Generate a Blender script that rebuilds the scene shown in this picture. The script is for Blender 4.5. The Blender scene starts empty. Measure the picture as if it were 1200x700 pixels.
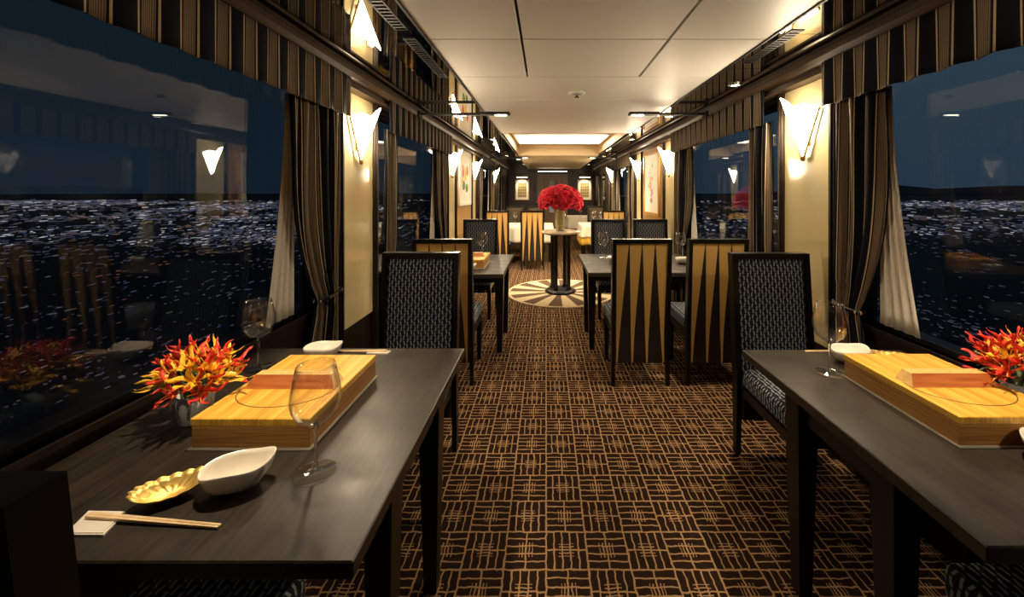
import bpy, bmesh, math, random
from mathutils import Vector, Matrix
random.seed(7)
S = bpy.context.scene
COL = S.collection
PI = math.pi
S.view_settings.view_transform = 'Standard'
S.view_settings.look = 'None'
S.view_settings.exposure = 0.85
S.view_settings.gamma = 1.0
S.view_settings.use_curve_mapping = False
S.cycles.caustics_reflective = False
S.cycles.caustics_refractive = False
S.cycles.sample_clamp_indirect = 4.0
S.cycles.max_bounces = 14
S.cycles.transparent_max_bounces = 24

# ------------------------------------------------------------------ frame of the place
CH = 1.40                     # eye height
XL, XR = -1.25, 1.54          # faces of the left and right wall panels
GL, GR = -1.30, 1.59          # window glass
Y0, Y1 = -2.4, 12.2
ZT = 0.72                     # table height
ZC = 2.14                     # ceiling height

# ------------------------------------------------------------------ materials
def nodes(m):
    m.use_nodes = True
    return m.node_tree.nodes, m.node_tree.links

def pmat(name, col, rough=0.5, metal=0.0, spec=0.5, coat=0.0, noise=0.0, nscale=30.0, emis=None, estr=0.0, sheen=0.0, stretch=None, trans=0.0, bump=0.0):
    m = bpy.data.materials.new(name)
    N, L = nodes(m)
    b = N['Principled BSDF']
    b.inputs['Base Color'].default_value = (*col, 1)
    b.inputs['Roughness'].default_value = rough
    b.inputs['Metallic'].default_value = metal
    b.inputs['Specular IOR Level'].default_value = spec
    b.inputs['Coat Weight'].default_value = coat
    b.inputs['Coat Roughness'].default_value = 0.06
    b.inputs['Sheen Weight'].default_value = sheen
    b.inputs['Transmission Weight'].default_value = trans
    if emis:
        b.inputs['Emission Color'].default_value = (*emis, 1)
        b.inputs['Emission Strength'].default_value = estr
    if noise > 0 or bump > 0:
        tc = N.new('ShaderNodeTexCoord')
        nz = N.new('ShaderNodeTexNoise')
        nz.inputs['Scale'].default_value = nscale
        nz.inputs['Detail'].default_value = 4
        src = tc.outputs['Object']
        if stretch:
            mp = N.new('ShaderNodeMapping')
            mp.inputs['Scale'].default_value = stretch
            L.new(src, mp.inputs['Vector'])
            src = mp.outputs['Vector']
        L.new(src, nz.inputs['Vector'])
        if noise > 0:
            r = N.new('ShaderNodeValToRGB')
            r.color_ramp.elements[0].position = 0.3
            r.color_ramp.elements[1].position = 0.7
            r.color_ramp.elements[0].color = (*[max(0, c * (1 - noise)) for c in col], 1)
            r.color_ramp.elements[1].color = (*[min(1, c * (1 + noise)) for c in col], 1)
            L.new(nz.outputs['Fac'], r.inputs['Fac'])
            L.new(r.outputs['Color'], b.inputs['Base Color'])
        if bump > 0:
            bp = N.new('ShaderNodeBump')
            bp.inputs['Strength'].default_value = bump
            bp.inputs['Distance'].default_value = 0.01
            L.new(nz.outputs['Fac'], bp.inputs['Height'])
            L.new(bp.outputs['Normal'], b.inputs['Normal'])
    return m

class G:
    """tiny node-maths helper"""
    def __init__(s, m):
        s.N, s.L = nodes(m)
    def op(s, o, a, b=None, c=None):
        n = s.N.new('ShaderNodeMath'); n.operation = o
        for i, v in enumerate((a, b, c)):
            if v is None: continue
            if isinstance(v, (int, float)): n.inputs[i].default_value = v
            else: s.L.new(v, n.inputs[i])
        return n.outputs[0]
    def band(s, x, lo, hi):
        return s.op('MULTIPLY', s.op('GREATER_THAN', x, lo), s.op('LESS_THAN', x, hi))
    def near(s, x, c, w):
        return s.op('LESS_THAN', s.op('ABSOLUTE', s.op('SUBTRACT', x, c)), w)
    def grid(s, x, k, w):       # lines at every 1/k
        f = s.op('FRACT', s.op('ADD', s.op('MULTIPLY', x, k), 0.5))
        return s.near(f, 0.5, w)
    def mx(s, a, *r):
        for b in r: a = s.op('MAXIMUM', a, b)
        return a
    def mix(s, f, a, b):
        n = s.N.new('ShaderNodeMix'); n.data_type = 'RGBA'
        for k, v in ((0, f), (6, a), (7, b)):
            if isinstance(v, tuple): n.inputs[k].default_value = (*v, 1)
            elif isinstance(v, (int, float)): n.inputs[k].default_value = v
            else: s.L.new(v, n.inputs[k])
        return n.outputs[2]
    def uv(s, kind='UV'):
        t = s.N.new('ShaderNodeTexCoord')
        x = s.N.new('ShaderNodeSeparateXYZ')
        s.L.new(t.outputs[kind], x.inputs[0])
        return x.outputs[0], x.outputs[1], t.outputs[kind]
    def noise(s, vec, scale, detail=2):
        n = s.N.new('ShaderNodeTexNoise')
        n.inputs['Scale'].default_value = scale; n.inputs['Detail'].default_value = detail
        s.L.new(vec, n.inputs['Vector'])
        return n.outputs['Fac'], n.outputs['Color']
    def base(s, col):
        s.L.new(col, s.N['Principled BSDF'].inputs['Base Color'])

def carpet_mat():
    m = pmat('carpet', (0.02, 0.01, 0.006), 0.95, spec=0.1)
    g = G(m)
    x, y, vec = g.uv('Object')
    nf, nc = g.noise(vec, 32, 1)
    sp = g.N.new('ShaderNodeSeparateColor'); g.L.new(nc, sp.inputs[0])
    c = 0.158
    u = g.op('ADD', g.op('DIVIDE', x, c), g.op('MULTIPLY', g.op('SUBTRACT', sp.outputs[0], 0.5), 0.07))
    v = g.op('ADD', g.op('DIVIDE', y, c), g.op('MULTIPLY', g.op('SUBTRACT', sp.outputs[1], 0.5), 0.07))
    fu, fv = g.op('FRACT', u), g.op('FRACT', v)
    par = g.op('FLOORED_MODULO', g.op('ADD', g.op('FLOOR', u), g.op('FLOOR', v)), 2.0)
    ipar = g.op('SUBTRACT', 1.0, par)
    a = g.op('ADD', g.op('MULTIPLY', fu, par), g.op('MULTIPLY', fv, ipar))
    b = g.op('ADD', g.op('MULTIPLY', fv, par), g.op('MULTIPLY', fu, ipar))
    border = g.mx(g.grid(u, 1, 0.021), g.grid(v, 1, 0.021))
    stripes = g.grid(a, 5, 0.088)
    mid = g.near(b, 0.5, 0.019)
    hashm = g.op('MULTIPLY', g.op('MULTIPLY', g.near(a, 0.5, 0.19), g.near(b, 0.5, 0.17)), g.grid(b, 12, 0.16))
    line = g.mx(border, stripes, mid, hashm)
    nf2, _ = g.noise(vec, 260, 2)
    big, _ = g.noise(vec, 7, 2)
    lc = g.mix(nf2, (0.30, 0.165, 0.075), (0.56, 0.35, 0.18))
    dc = g.mix(nf2, (0.010, 0.005, 0.003), (0.035, 0.016, 0.010))
    g.base(g.mix(line, dc, lc))
    bp = g.N.new('ShaderNodeBump'); bp.inputs['Strength'].default_value = 0.35; bp.inputs['Distance'].default_value = 0.004
    g.L.new(nf2, bp.inputs['Height']); g.L.new(bp.outputs['Normal'], g.N['Principled BSDF'].inputs['Normal'])
    return m

def chain_fabric(name, dark, light):
    m = pmat(name, dark, 0.75, spec=0.2)
    g = G(m)
    x, y, vec = g.uv('UV')
    u = g.op('DIVIDE', x, 0.0185)
    col = g.op('FLOORED_MODULO', g.op('ROUND', u), 2.0)
    sg = g.op('SUBTRACT', g.op('MULTIPLY', col, 2.0), 1.0)
    wv = g.op('MULTIPLY', g.op('SINE', g.op('MULTIPLY', y, 2 * PI / 0.058)), 0.13)
    uu = g.op('ADD', u, g.op('MULTIPLY', wv, sg))
    d = g.op('ABSOLUTE', g.op('SUBTRACT', uu, g.op('ROUND', u)))
    line = g.op('LESS_THAN', d, 0.19)
    gap = g.grid(g.op('ADD', y, g.op('MULTIPLY', sg, 0.0075)), 1 / 0.029, 0.13)
    line = g.op('MULTIPLY', line, g.op('SUBTRACT', 1.0, g.op('MULTIPLY', gap, 0.85)))
    nf, _ = g.noise(vec, 400, 2)
    g.base(g.mix(line, dark, g.mix(nf, tuple(c * 0.6 for c in light), light)))
    return m

def stripe_fabric():
    m = pmat('striped_curtain_fabric', (0.02, 0.02, 0.03), 0.8, spec=0.1)
    g = G(m)
    x, y, vec = g.uv('UV')
    p = g.op('FRACT', g.op('DIVIDE', x, 0.13))
    thin = g.mx(g.band(p, 0.44, 0.49), g.band(p, 0.93, 0.98))
    bandm = g.band(p, 0.54, 0.88)
    fine = g.grid(x, 1 / 0.0065, 0.28)
    nf, _ = g.noise(vec, 120, 2)
    bandc = g.mix(fine, (0.25, 0.19, 0.125), (0.09, 0.066, 0.048))
    c = g.mix(bandm, (0.006, 0.007, 0.012), bandc)
    c = g.mix(thin, c, (0.52, 0.40, 0.25))
    g.base(c)
    return m

def bamboo_mat():
    m = pmat('bamboo', (0.7, 0.42, 0.13), 0.38, spec=0.4, coat=0.15)
    g = G(m)
    x, y, vec = g.uv('Object')
    mp = g.N.new('ShaderNodeMapping'); mp.inputs['Scale'].default_value = (150, 7, 60)
    g.L.new(vec, mp.inputs['Vector'])
    nf, _ = g.noise(mp.outputs['Vector'], 1.0, 4)
    strip = g.op('FRACT', g.op('MULTIPLY', g.op('FLOOR', g.op('DIVIDE', x, 0.021)), 0.379))
    f = g.op('ADD', g.op('MULTIPLY', nf, 0.75), g.op('MULTIPLY', strip, 0.3))
    r = g.N.new('ShaderNodeValToRGB')
    r.color_ramp.elements[0].position = 0.25; r.color_ramp.elements[0].color = (0.52, 0.235, 0.022, 1)
    r.color_ramp.elements[1].position = 0.8; r.color_ramp.elements[1].color = (0.90, 0.55, 0.085, 1)
    g.L.new(f, r.inputs['Fac'])
    g.base(r.outputs['Color'])
    return m

def bamboo_side():  # laminated grain; shade on the box sides is put into the darker colour
    m = pmat('bamboo_shaded', (0.45, 0.22, 0.07), 0.42, spec=0.35)
    g = G(m)
    x, y, vec = g.uv('Object')
    mp = g.N.new('ShaderNodeMapping'); mp.inputs['Scale'].default_value = (6, 6, 170)
    g.L.new(vec, mp.inputs['Vector'])
    nf, _ = g.noise(mp.outputs['Vector'], 1.0, 4)
    r = g.N.new('ShaderNodeValToRGB')
    r.color_ramp.elements[0].position = 0.3; r.color_ramp.elements[0].color = (0.30, 0.12, 0.035, 1)
    r.color_ramp.elements[1].position = 0.75; r.color_ramp.elements[1].color = (0.62, 0.33, 0.10, 1)
    g.L.new(nf, r.inputs['Fac'])
    g.base(r.outputs['Color'])
    return m

def thin_glass(name, base, k=0.95, tint=(1, 1, 1), rough=0.0, power=5.0):
    m = bpy.data.materials.new(name)
    N, L = nodes(m)
    N.remove(N['Principled BSDF'])
    out = N['Material Output']
    lw = N.new('ShaderNodeLayerWeight'); lw.inputs['Blend'].default_value = 0.5
    g = G(m)
    f = g.op('ADD', g.op('MULTIPLY', g.op('POWER', lw.outputs['Facing'], power), k), base)
    t = N.new('ShaderNodeBsdfTransparent'); t.inputs[0].default_value = (*tint, 1)
    r = N.new('ShaderNodeBsdfGlossy'); r.inputs['Roughness'].default_value = rough
    mx = N.new('ShaderNodeMixShader')
    L.new(f, mx.inputs[0]); L.new(t.outputs[0], mx.inputs[1]); L.new(r.outputs[0], mx.inputs[2])
    L.new(mx.outputs[0], out.inputs['Surface'])
    return m

def emit(name, col, st, sampled=True):
    m = bpy.data.materials.new(name)
    N, L = nodes(m)
    N.remove(N['Principled BSDF'])
    e = N.new('ShaderNodeEmission'); e.inputs[0].default_value = (*col, 1); e.inputs[1].default_value = st
    L.new(e.outputs[0], N['Material Output'].inputs['Surface'])
    if not sampled: m.cycles.emission_sampling = 'NONE'
    return m

def wood(name, a, b, scale, rough, coat=0.0, spec=0.5):
    m = pmat(name, a, rough, spec=spec, coat=coat)
    g = G(m)
    x, y, vec = g.uv('Object')
    mp = g.N.new('ShaderNodeMapping'); mp.inputs['Scale'].default_value = scale
    g.L.new(vec, mp.inputs['Vector'])
    nf, _ = g.noise(mp.outputs['Vector'], 1.0, 5)
    r = g.N.new('ShaderNodeValToRGB')
    r.color_ramp.elements[0].position = 0.35; r.color_ramp.elements[0].color = (*a, 1)
    r.color_ramp.elements[1].position = 0.7; r.color_ramp.elements[1].color = (*b, 1)
    g.L.new(nf, r.inputs['Fac']); g.base(r.outputs['Color'])
    return m

M = {}
M['carpet'] = carpet_mat()
M['fabric'] = chain_fabric('chain_weave_navy', (0.012, 0.016, 0.025), (0.46, 0.50, 0.55))
M['fabric_brown'] = chain_fabric('chain_weave_brown', (0.035, 0.022, 0.014), (0.40, 0.30, 0.18))
M['stripe'] = stripe_fabric()
M['bamboo'] = bamboo_mat()
M['bamboo_shaded'] = bamboo_side()
M['handle'] = wood('shaded_handle_wood', (0.34, 0.09, 0.02), (0.52, 0.17, 0.04), (8, 120, 120), 0.4)  # shade on the handle's front is put into this darker red
M['handle_lit'] = wood('lit_handle_wood', (0.62, 0.36, 0.10), (0.78, 0.50, 0.17), (60, 60, 60), 0.4)  # paler copy of the handle wood, painted as the lit top and ends
M['groove'] = pmat('groove_dark', (0.14, 0.05, 0.012), 0.6)
M['table'] = wood('espresso_table_wood', (0.014, 0.010, 0.0070), (0.036, 0.025, 0.0160), (90, 5, 90), 0.42, coat=0.12, spec=0.4)
M['table'].node_tree.nodes['Principled BSDF'].inputs['Coat Roughness'].default_value = 0.38
_g = G(M['table']); _x, _y, _v = _g.uv('Object'); _n, _ = _g.noise(_v, 9, 4)
_g.L.new(_g.op('ADD', _g.op('MULTIPLY', _n, 0.42), 0.20), _g.N['Principled BSDF'].inputs['Roughness'])
M['black_wood'] = pmat('black_lacquered_wood', (0.005, 0.0042, 0.004), 0.32, spec=0.35, noise=0.3, nscale=20)
M['dark_wood'] = wood('dark_wall_wood', (0.010, 0.006, 0.004), (0.026, 0.014, 0.008), (40, 3, 40), 0.4, coat=0.0, spec=0.3)
M['mould'] = wood('moulding_wood', (0.028, 0.015, 0.008), (0.060, 0.033, 0.017), (60, 2, 60), 0.42, coat=0.05, spec=0.35)
M['gold_wood'] = wood('golden_panel_wood', (0.42, 0.24, 0.085), (0.56, 0.35, 0.14), (30, 30, 3), 0.35, coat=0.2)
M['gold_frame'] = wood('honey_frame_wood', (0.40, 0.20, 0.06), (0.58, 0.33, 0.11), (40, 40, 6), 0.3, coat=0.2)
M['panel'] = pmat('cream_lacquer_panel', (0.76, 0.65, 0.36), 0.10, spec=0.6, coat=0.3, noise=0.06, nscale=2.5)
M['ceil'] = pmat('ceiling_white', (0.86, 0.84, 0.80), 0.45, spec=0.35)
M['ceil_tan'] = pmat('ceiling_recess_tan', (0.62, 0.47, 0.28), 0.5)
M['gap'] = pmat('joint_dark', (0.05, 0.042, 0.035), 0.7)
M['mirror'] = pmat('smoked_mirror', (0.50, 0.47, 0.43), 0.02, metal=1.0)
M['black'] = pmat('black_metal', (0.006, 0.006, 0.007), 0.55, spec=0.25, noise=0.2)
M['steel'] = pmat('brushed_steel', (0.62, 0.60, 0.57), 0.25, metal=1.0, noise=0.08, nscale=60)
M['brass'] = pmat('aged_brass', (0.55, 0.36, 0.13), 0.3, metal=1.0, noise=0.12, nscale=40)
M['gold'] = pmat('gold_leaf', (0.88, 0.60, 0.17), 0.42, metal=0.75, noise=0.1, nscale=80, bump=0.15)
M['gold_cloth'] = pmat('gold_chair_fabric', (0.56, 0.34, 0.095), 0.5, spec=0.4, sheen=0.2, noise=0.1, nscale=180)
M['spike'] = pmat('black_brown_chair_inlay', (0.014, 0.008, 0.006), 0.5, noise=0.3, nscale=90)
M['china'] = pmat('cream_porcelain', (0.78, 0.72, 0.62), 0.25, spec=0.5, noise=0.04, nscale=25)
M['pale_wood'] = wood('pale_chopstick_wood', (0.66, 0.44, 0.22), (0.80, 0.60, 0.36), (30, 30, 200), 0.5)
M['cloth'] = pmat('cream_linen', (0.78, 0.70, 0.54), 0.8, noise=0.05, nscale=120, bump=0.1)
M['gold_linen'] = pmat('gold_linen', (0.60, 0.36, 0.04), 0.7, noise=0.1, nscale=120)
M['window'] = thin_glass('window_glass', 0.05, 0.85, tint=(0.93, 0.96, 0.98), power=4.2)
M['glass'] = thin_glass('wine_glass_crystal', 0.065, 0.95, power=3.0)
M['stem'] = pmat('crystal_stem', (1, 1, 1), 0.0, spec=0.5, trans=1.0)
M['stem'].node_tree.nodes['Principled BSDF'].inputs['IOR'].default_value = 1.5
M['vase_glass'] = pmat('pale_vase_glass', (0.80, 0.84, 0.80), 0.25, trans=0.45, bump=0.25, nscale=160)
M['sconce'] = emit('lit_sconce_glass', (1.0, 0.80, 0.54), 55)
M['sconce_back'] = emit('shaded_sconce_back', (1.0, 0.78, 0.50), 5)
M['diffuser'] = emit('lit_ceiling_diffuser', (1.0, 0.84, 0.58), 7)
M['lens'] = emit('lit_lamp_lens', (1.0, 0.84, 0.58), 14)
M['pic_lamp'] = emit('lit_picture_lamp', (1.0, 0.86, 0.62), 6)
M['sheer'] = pmat('sheer_lace', (0.62, 0.58, 0.50), 0.8, noise=0.08, nscale=150)
M['red'] = pmat('red_petal', (0.80, 0.022, 0.055), 0.5, noise=0.25, nscale=60)
M['crimson'] = pmat('deep_red_petal', (0.62, 0.012, 0.035), 0.5, noise=0.25, nscale=60)
M['orange_red'] = pmat('scarlet_petal', (0.62, 0.03, 0.012), 0.45, noise=0.2, nscale=80)
M['yellow'] = pmat('yellow_petal', (0.88, 0.50, 0.03), 0.45, noise=0.15, nscale=80)
M['green'] = pmat('leaf_green', (0.06, 0.10, 0.03), 0.5, noise=0.3, nscale=40)
M['tall_vase_glass'] = thin_glass('tall_vase_glass', 0.06, 0.8, tint=(0.97, 0.98, 0.96), power=2.6)
M['vase_leaf'] = pmat('leaf_lining', (0.50, 0.47, 0.17), 0.45, noise=0.35, nscale=25)
M['rug_cream'] = pmat('rug_cream', (0.66, 0.54, 0.34), 0.9, noise=0.12, nscale=160)
M['rug_brown'] = pmat('rug_brown', (0.11, 0.06, 0.028), 0.9, noise=0.25, nscale=160)
M['marble'] = pmat('cream_marble', (0.66, 0.52, 0.36), 0.2, noise=0.18, nscale=9, coat=0.3)
M['paper'] = pmat('white_paper', (0.80, 0.76, 0.66), 0.7, noise=0.03, nscale=50)
M['art_red'] = pmat('art_red', (0.62, 0.05, 0.03), 0.6, noise=0.1)
M['art_yellow'] = pmat('art_yellow', (0.75, 0.50, 0.05), 0.6, noise=0.1)
M['art_green'] = pmat('art_green', (0.10, 0.22, 0.07), 0.6, noise=0.1)
M['art_pink'] = pmat('art_pink', (0.70, 0.22, 0.30), 0.6, noise=0.1)
M['art_blue'] = pmat('art_blue', (0.16, 0.22, 0.40), 0.6, noise=0.1)
M['art_dark'] = pmat('art_dark', (0.10, 0.07, 0.03), 0.6, noise=0.3, nscale=60)
M['art_gold'] = pmat('art_gold', (0.45, 0.32, 0.12), 0.5, noise=0.3, nscale=60)
M['white_plastic'] = pmat('white_plastic', (0.80, 0.78, 0.74), 0.35, noise=0.02)
M['door_wood'] = wood('door_wood', (0.09, 0.045, 0.018), (0.15, 0.08, 0.034), (30, 30, 3), 0.35, coat=0.2)
M['ground'] = pmat('night_ground', (0.010, 0.011, 0.013), 0.9, noise=0.4, nscale=0.02)
M['hill'] = pmat('night_hill', (0.012, 0.016, 0.020), 0.95, noise=0.4, nscale=0.01, emis=(0.3, 0.5, 0.8), estr=0.0)
M['city_white'] = emit('city_light_white', (0.86, 0.82, 0.88), 0.30, False)
M['city_blue'] = emit('city_light_blue', (0.42, 0.52, 0.95), 0.06, False)
M['city_warm'] = emit('city_light_warm', (1.0, 0.52, 0.32), 0.09, False)
M['city_dim'] = emit('city_light_dim', (0.72, 0.66, 0.80), 0.06, False)
M['city_faint'] = emit('city_light_faint', (0.48, 0.46, 0.85), 0.050, False)
M['city_ember'] = emit('city_light_ember', (1.0, 0.42, 0.18), 0.06, False)

# ------------------------------------------------------------------ mesh builder
class MB:
    def __init__(s):
        s.bm = bmesh.new()
        s.uvl = s.bm.loops.layers.uv.new('UVMap')
        s.own = set()
    def box(s, x0, x1, y0, y1, z0, z1, mi=0, bev=0.0, top=None, seg=2):
        """top=(dx,dy) shrinks the upper face, negative grows"""
        t = top or (0, 0)
        v = [s.bm.verts.new(p) for p in (
            (x0, y0, z0), (x1, y0, z0), (x1, y1, z0), (x0, y1, z0),
            (x0 + t[0], y0 + t[1], z1), (x1 - t[0], y0 + t[1], z1), (x1 - t[0], y1 - t[1], z1), (x0 + t[0], y1 - t[1], z1))]
        fs = [s.bm.faces.new([v[i] for i in q]) for q in ((3, 2, 1, 0), (4, 5, 6, 7), (0, 1, 5, 4), (1, 2, 6, 5), (2, 3, 7, 6), (3, 0, 4, 7))]
        for f in fs: f.material_index = mi
        if bev > 0:
            es = list({e for f in fs for e in f.edges})
            r = bmesh.ops.bevel(s.bm, geom=es, offset=bev, segments=seg, affect='EDGES', profile=0.5)
            for f in r['faces']:
                f.material_index = mi
        return v
    def prism(s, pts, d, mi=0):
        """pts: closed 3D polygon, extruded by vector d"""
        d = Vector(d)
        a = [s.bm.verts.new(p) for p in pts]
        b = [s.bm.verts.new(Vector(p) + d) for p in pts]
        n = len(pts)
        fs = [s.bm.faces.new(a[::-1]), s.bm.faces.new(b)]
        for i in range(n):
            fs.append(s.bm.faces.new((a[i], a[(i + 1) % n], b[(i + 1) % n], b[i])))
        for f in fs: f.material_index = mi
    def poly(s, pts, mi=0):
        f = s.bm.faces.new([s.bm.verts.new(p) for p in pts]); f.material_index = mi
        return f
    def lathe(s, prof, n=32, c=(0, 0, 0), mi=0, sx=1.0, sy=1.0, fn=None, closed=False, smooth=True):
        rows = []
        for (r, z) in prof:
            row = []
            if r < 1e-6:
                p = Vector((c[0], c[1], c[2] + z))
                if fn: p = fn(p, 0, r)
                row = [s.bm.verts.new(p)] * n
            else:
                for k in range(n):
                    a = 2 * PI * k / n
                    p = Vector((c[0] + r * sx * math.cos(a), c[1] + r * sy * math.sin(a), c[2] + z))
                    if fn: p = fn(p, a, r)
                    row.append(s.bm.verts.new(p))
            rows.append(row)
        rng = range(len(rows)) if closed else range(len(rows) - 1)
        for i in rng:
            A, B = rows[i], rows[(i + 1) % len(rows)]
            for k in range(n):
                q = [A[k], A[(k + 1) % n], B[(k + 1) % n], B[k]]
                u = []
                for w in q:
                    if w not in u: u.append(w)
                if len(u) >= 3:
                    try:
                        f = s.bm.faces.new(u); f.material_index = mi; f.smooth = smooth
                    except ValueError: pass
    def cyl(s, c, r, h, n=24, mi=0, r2=None):
        r2 = r if r2 is None else r2
        s.lathe([(0, 0), (r, 0), (r2, h), (0, h)], n, c, mi, smooth=False)
    def tube(s, pts, r, n=8, mi=0, closed=False):
        pts = [Vector(p) for p in pts]
        rr = r if isinstance(r, (list, tuple)) else [r] * len(pts)
        rows = []
        m = len(pts)
        up = None
        for i, p in enumerate(pts):
            if closed: t = pts[(i + 1) % m] - pts[i - 1]
            else: t = pts[min(i + 1, m - 1)] - pts[max(i - 1, 0)]
            if t.length < 1e-9: t = Vector((0, 0, 1))
            t.normalize()
            if up is None:
                up = Vector((0, 0, 1)) if abs(t.z) < 0.9 else Vector((1, 0, 0))
            sd = t.cross(up).normalized(); u2 = sd.cross(t).normalized(); up = u2
            rows.append([s.bm.verts.new(p + rr[i] * (math.cos(2 * PI * k / n) * sd + math.sin(2 * PI * k / n) * u2)) for k in range(n)])
        for i in range(m if closed else m - 1):
            A, B = rows[i], rows[(i + 1) % m]
            for k in range(n):
                f = s.bm.faces.new((A[k], A[(k + 1) % n], B[(k + 1) % n], B[k])); f.material_index = mi; f.smooth = True
        if not closed:
            for row in (rows[0][::-1], rows[-1]):
                f = s.bm.faces.new(row); f.material_index = mi
    def sheet(s, fn, nu, nv, mi=0, uv=None):
        vs = [[s.bm.verts.new(fn(i / nu, j / nv)) for i in range(nu + 1)] for j in range(nv + 1)]
        for j in range(nv):
            for i in range(nu):
                f = s.bm.faces.new((vs[j][i], vs[j][i + 1], vs[j + 1][i + 1], vs[j + 1][i]))
                f.smooth = True; f.material_index = mi
                if uv:
                    s.own.add(f)
                    for l, (a, b) in zip(f.loops, ((i, j), (i + 1, j), (i + 1, j + 1), (i, j + 1))):
                        l[s.uvl].uv = uv(a / nu, b / nv)
    def build(s, name, mats, parent=None, loc=(0, 0, 0), rotz=0.0, solid=0.0, fix=True):
        if fix: bmesh.ops.recalc_face_normals(s.bm, faces=[f for f in s.bm.faces])
        for f in s.bm.faces:
            if f in s.own: continue
            n = f.normal
            ax = max(range(3), key=lambda i: abs(n[i]))
            for l in f.loops:
                p = l.vert.co
                l[s.uvl].uv = ((p.y, p.z), (p.x, p.z), (p.x, p.y))[ax]
        me = bpy.data.meshes.new(name)
        s.bm.to_mesh(me); s.bm.free()
        if not isinstance(mats, (list, tuple)): mats = [mats]
        for m in mats: me.materials.append(m)
        o = bpy.data.objects.new(name, me)
        COL.objects.link(o)
        o.location = loc; o.rotation_euler = (0, 0, rotz)
        if parent: o.parent = parent
        if solid:
            md = o.modifiers.new('thickness', 'SOLIDIFY'); md.thickness = solid; md.offset = 0
        return o

def tag(o, label, cat, group=None):
    o['label'] = label; o['category'] = cat
    if group: o['group'] = group
    return o
def thing(name, label, cat, loc=(0, 0, 0), rotz=0.0, group=None):
    o = bpy.data.objects.new(name, None); COL.objects.link(o)
    o.empty_display_size = 0.1
    o.location = loc; o.rotation_euler = (0, 0, rotz)
    return tag(o, label, cat, group)
def struct(o):
    o['kind'] = 'structure'; return o
def dup(root, loc, rotz, label, group=None):
    def rec(o, parent):
        c = o.copy(); COL.objects.link(c)
        if parent: c.parent = parent
        for ch in kids.get(o.name, ()): rec(ch, c)
        return c
    kids = {}
    for o in COL.objects:
        if o.parent: kids.setdefault(o.parent.name, []).append(o)
    r = rec(root, None)
    r.location = loc; r.rotation_euler = (0, 0, rotz); r['label'] = label
    if group: r['group'] = group
    return r

# ------------------------------------------------------------------ the setting
b = MB(); b.box(GL - 0.05, GR + 0.05, Y0, Y1, -0.06, 0.0)
struct(b.build('floor', M['carpet']))

LEFT = dict(win=[(-2.2, -0.30), (0.28, 2.22), (2.82, 4.70), (6.80, 8.70), (9.25, 11.2)],
            pil=[(-0.25, 0.23), (2.27, 2.77), (4.75, 5.22), (6.30, 6.75), (8.75, 9.20)], art=(5.22, 6.30))
RIGHT = dict(win=[(-2.2, -0.50), (0.05, 1.97), (2.54, 4.43), (6.55, 8.50), (9.05, 11.0)],
             pil=[(-0.45, 0.00), (2.01, 2.49), (4.47, 4.95), (6.05, 6.50), (8.55, 9.00)], art=(4.95, 6.05))
ZS, ZH = 0.765, 2.00         # window sill and head

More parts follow.
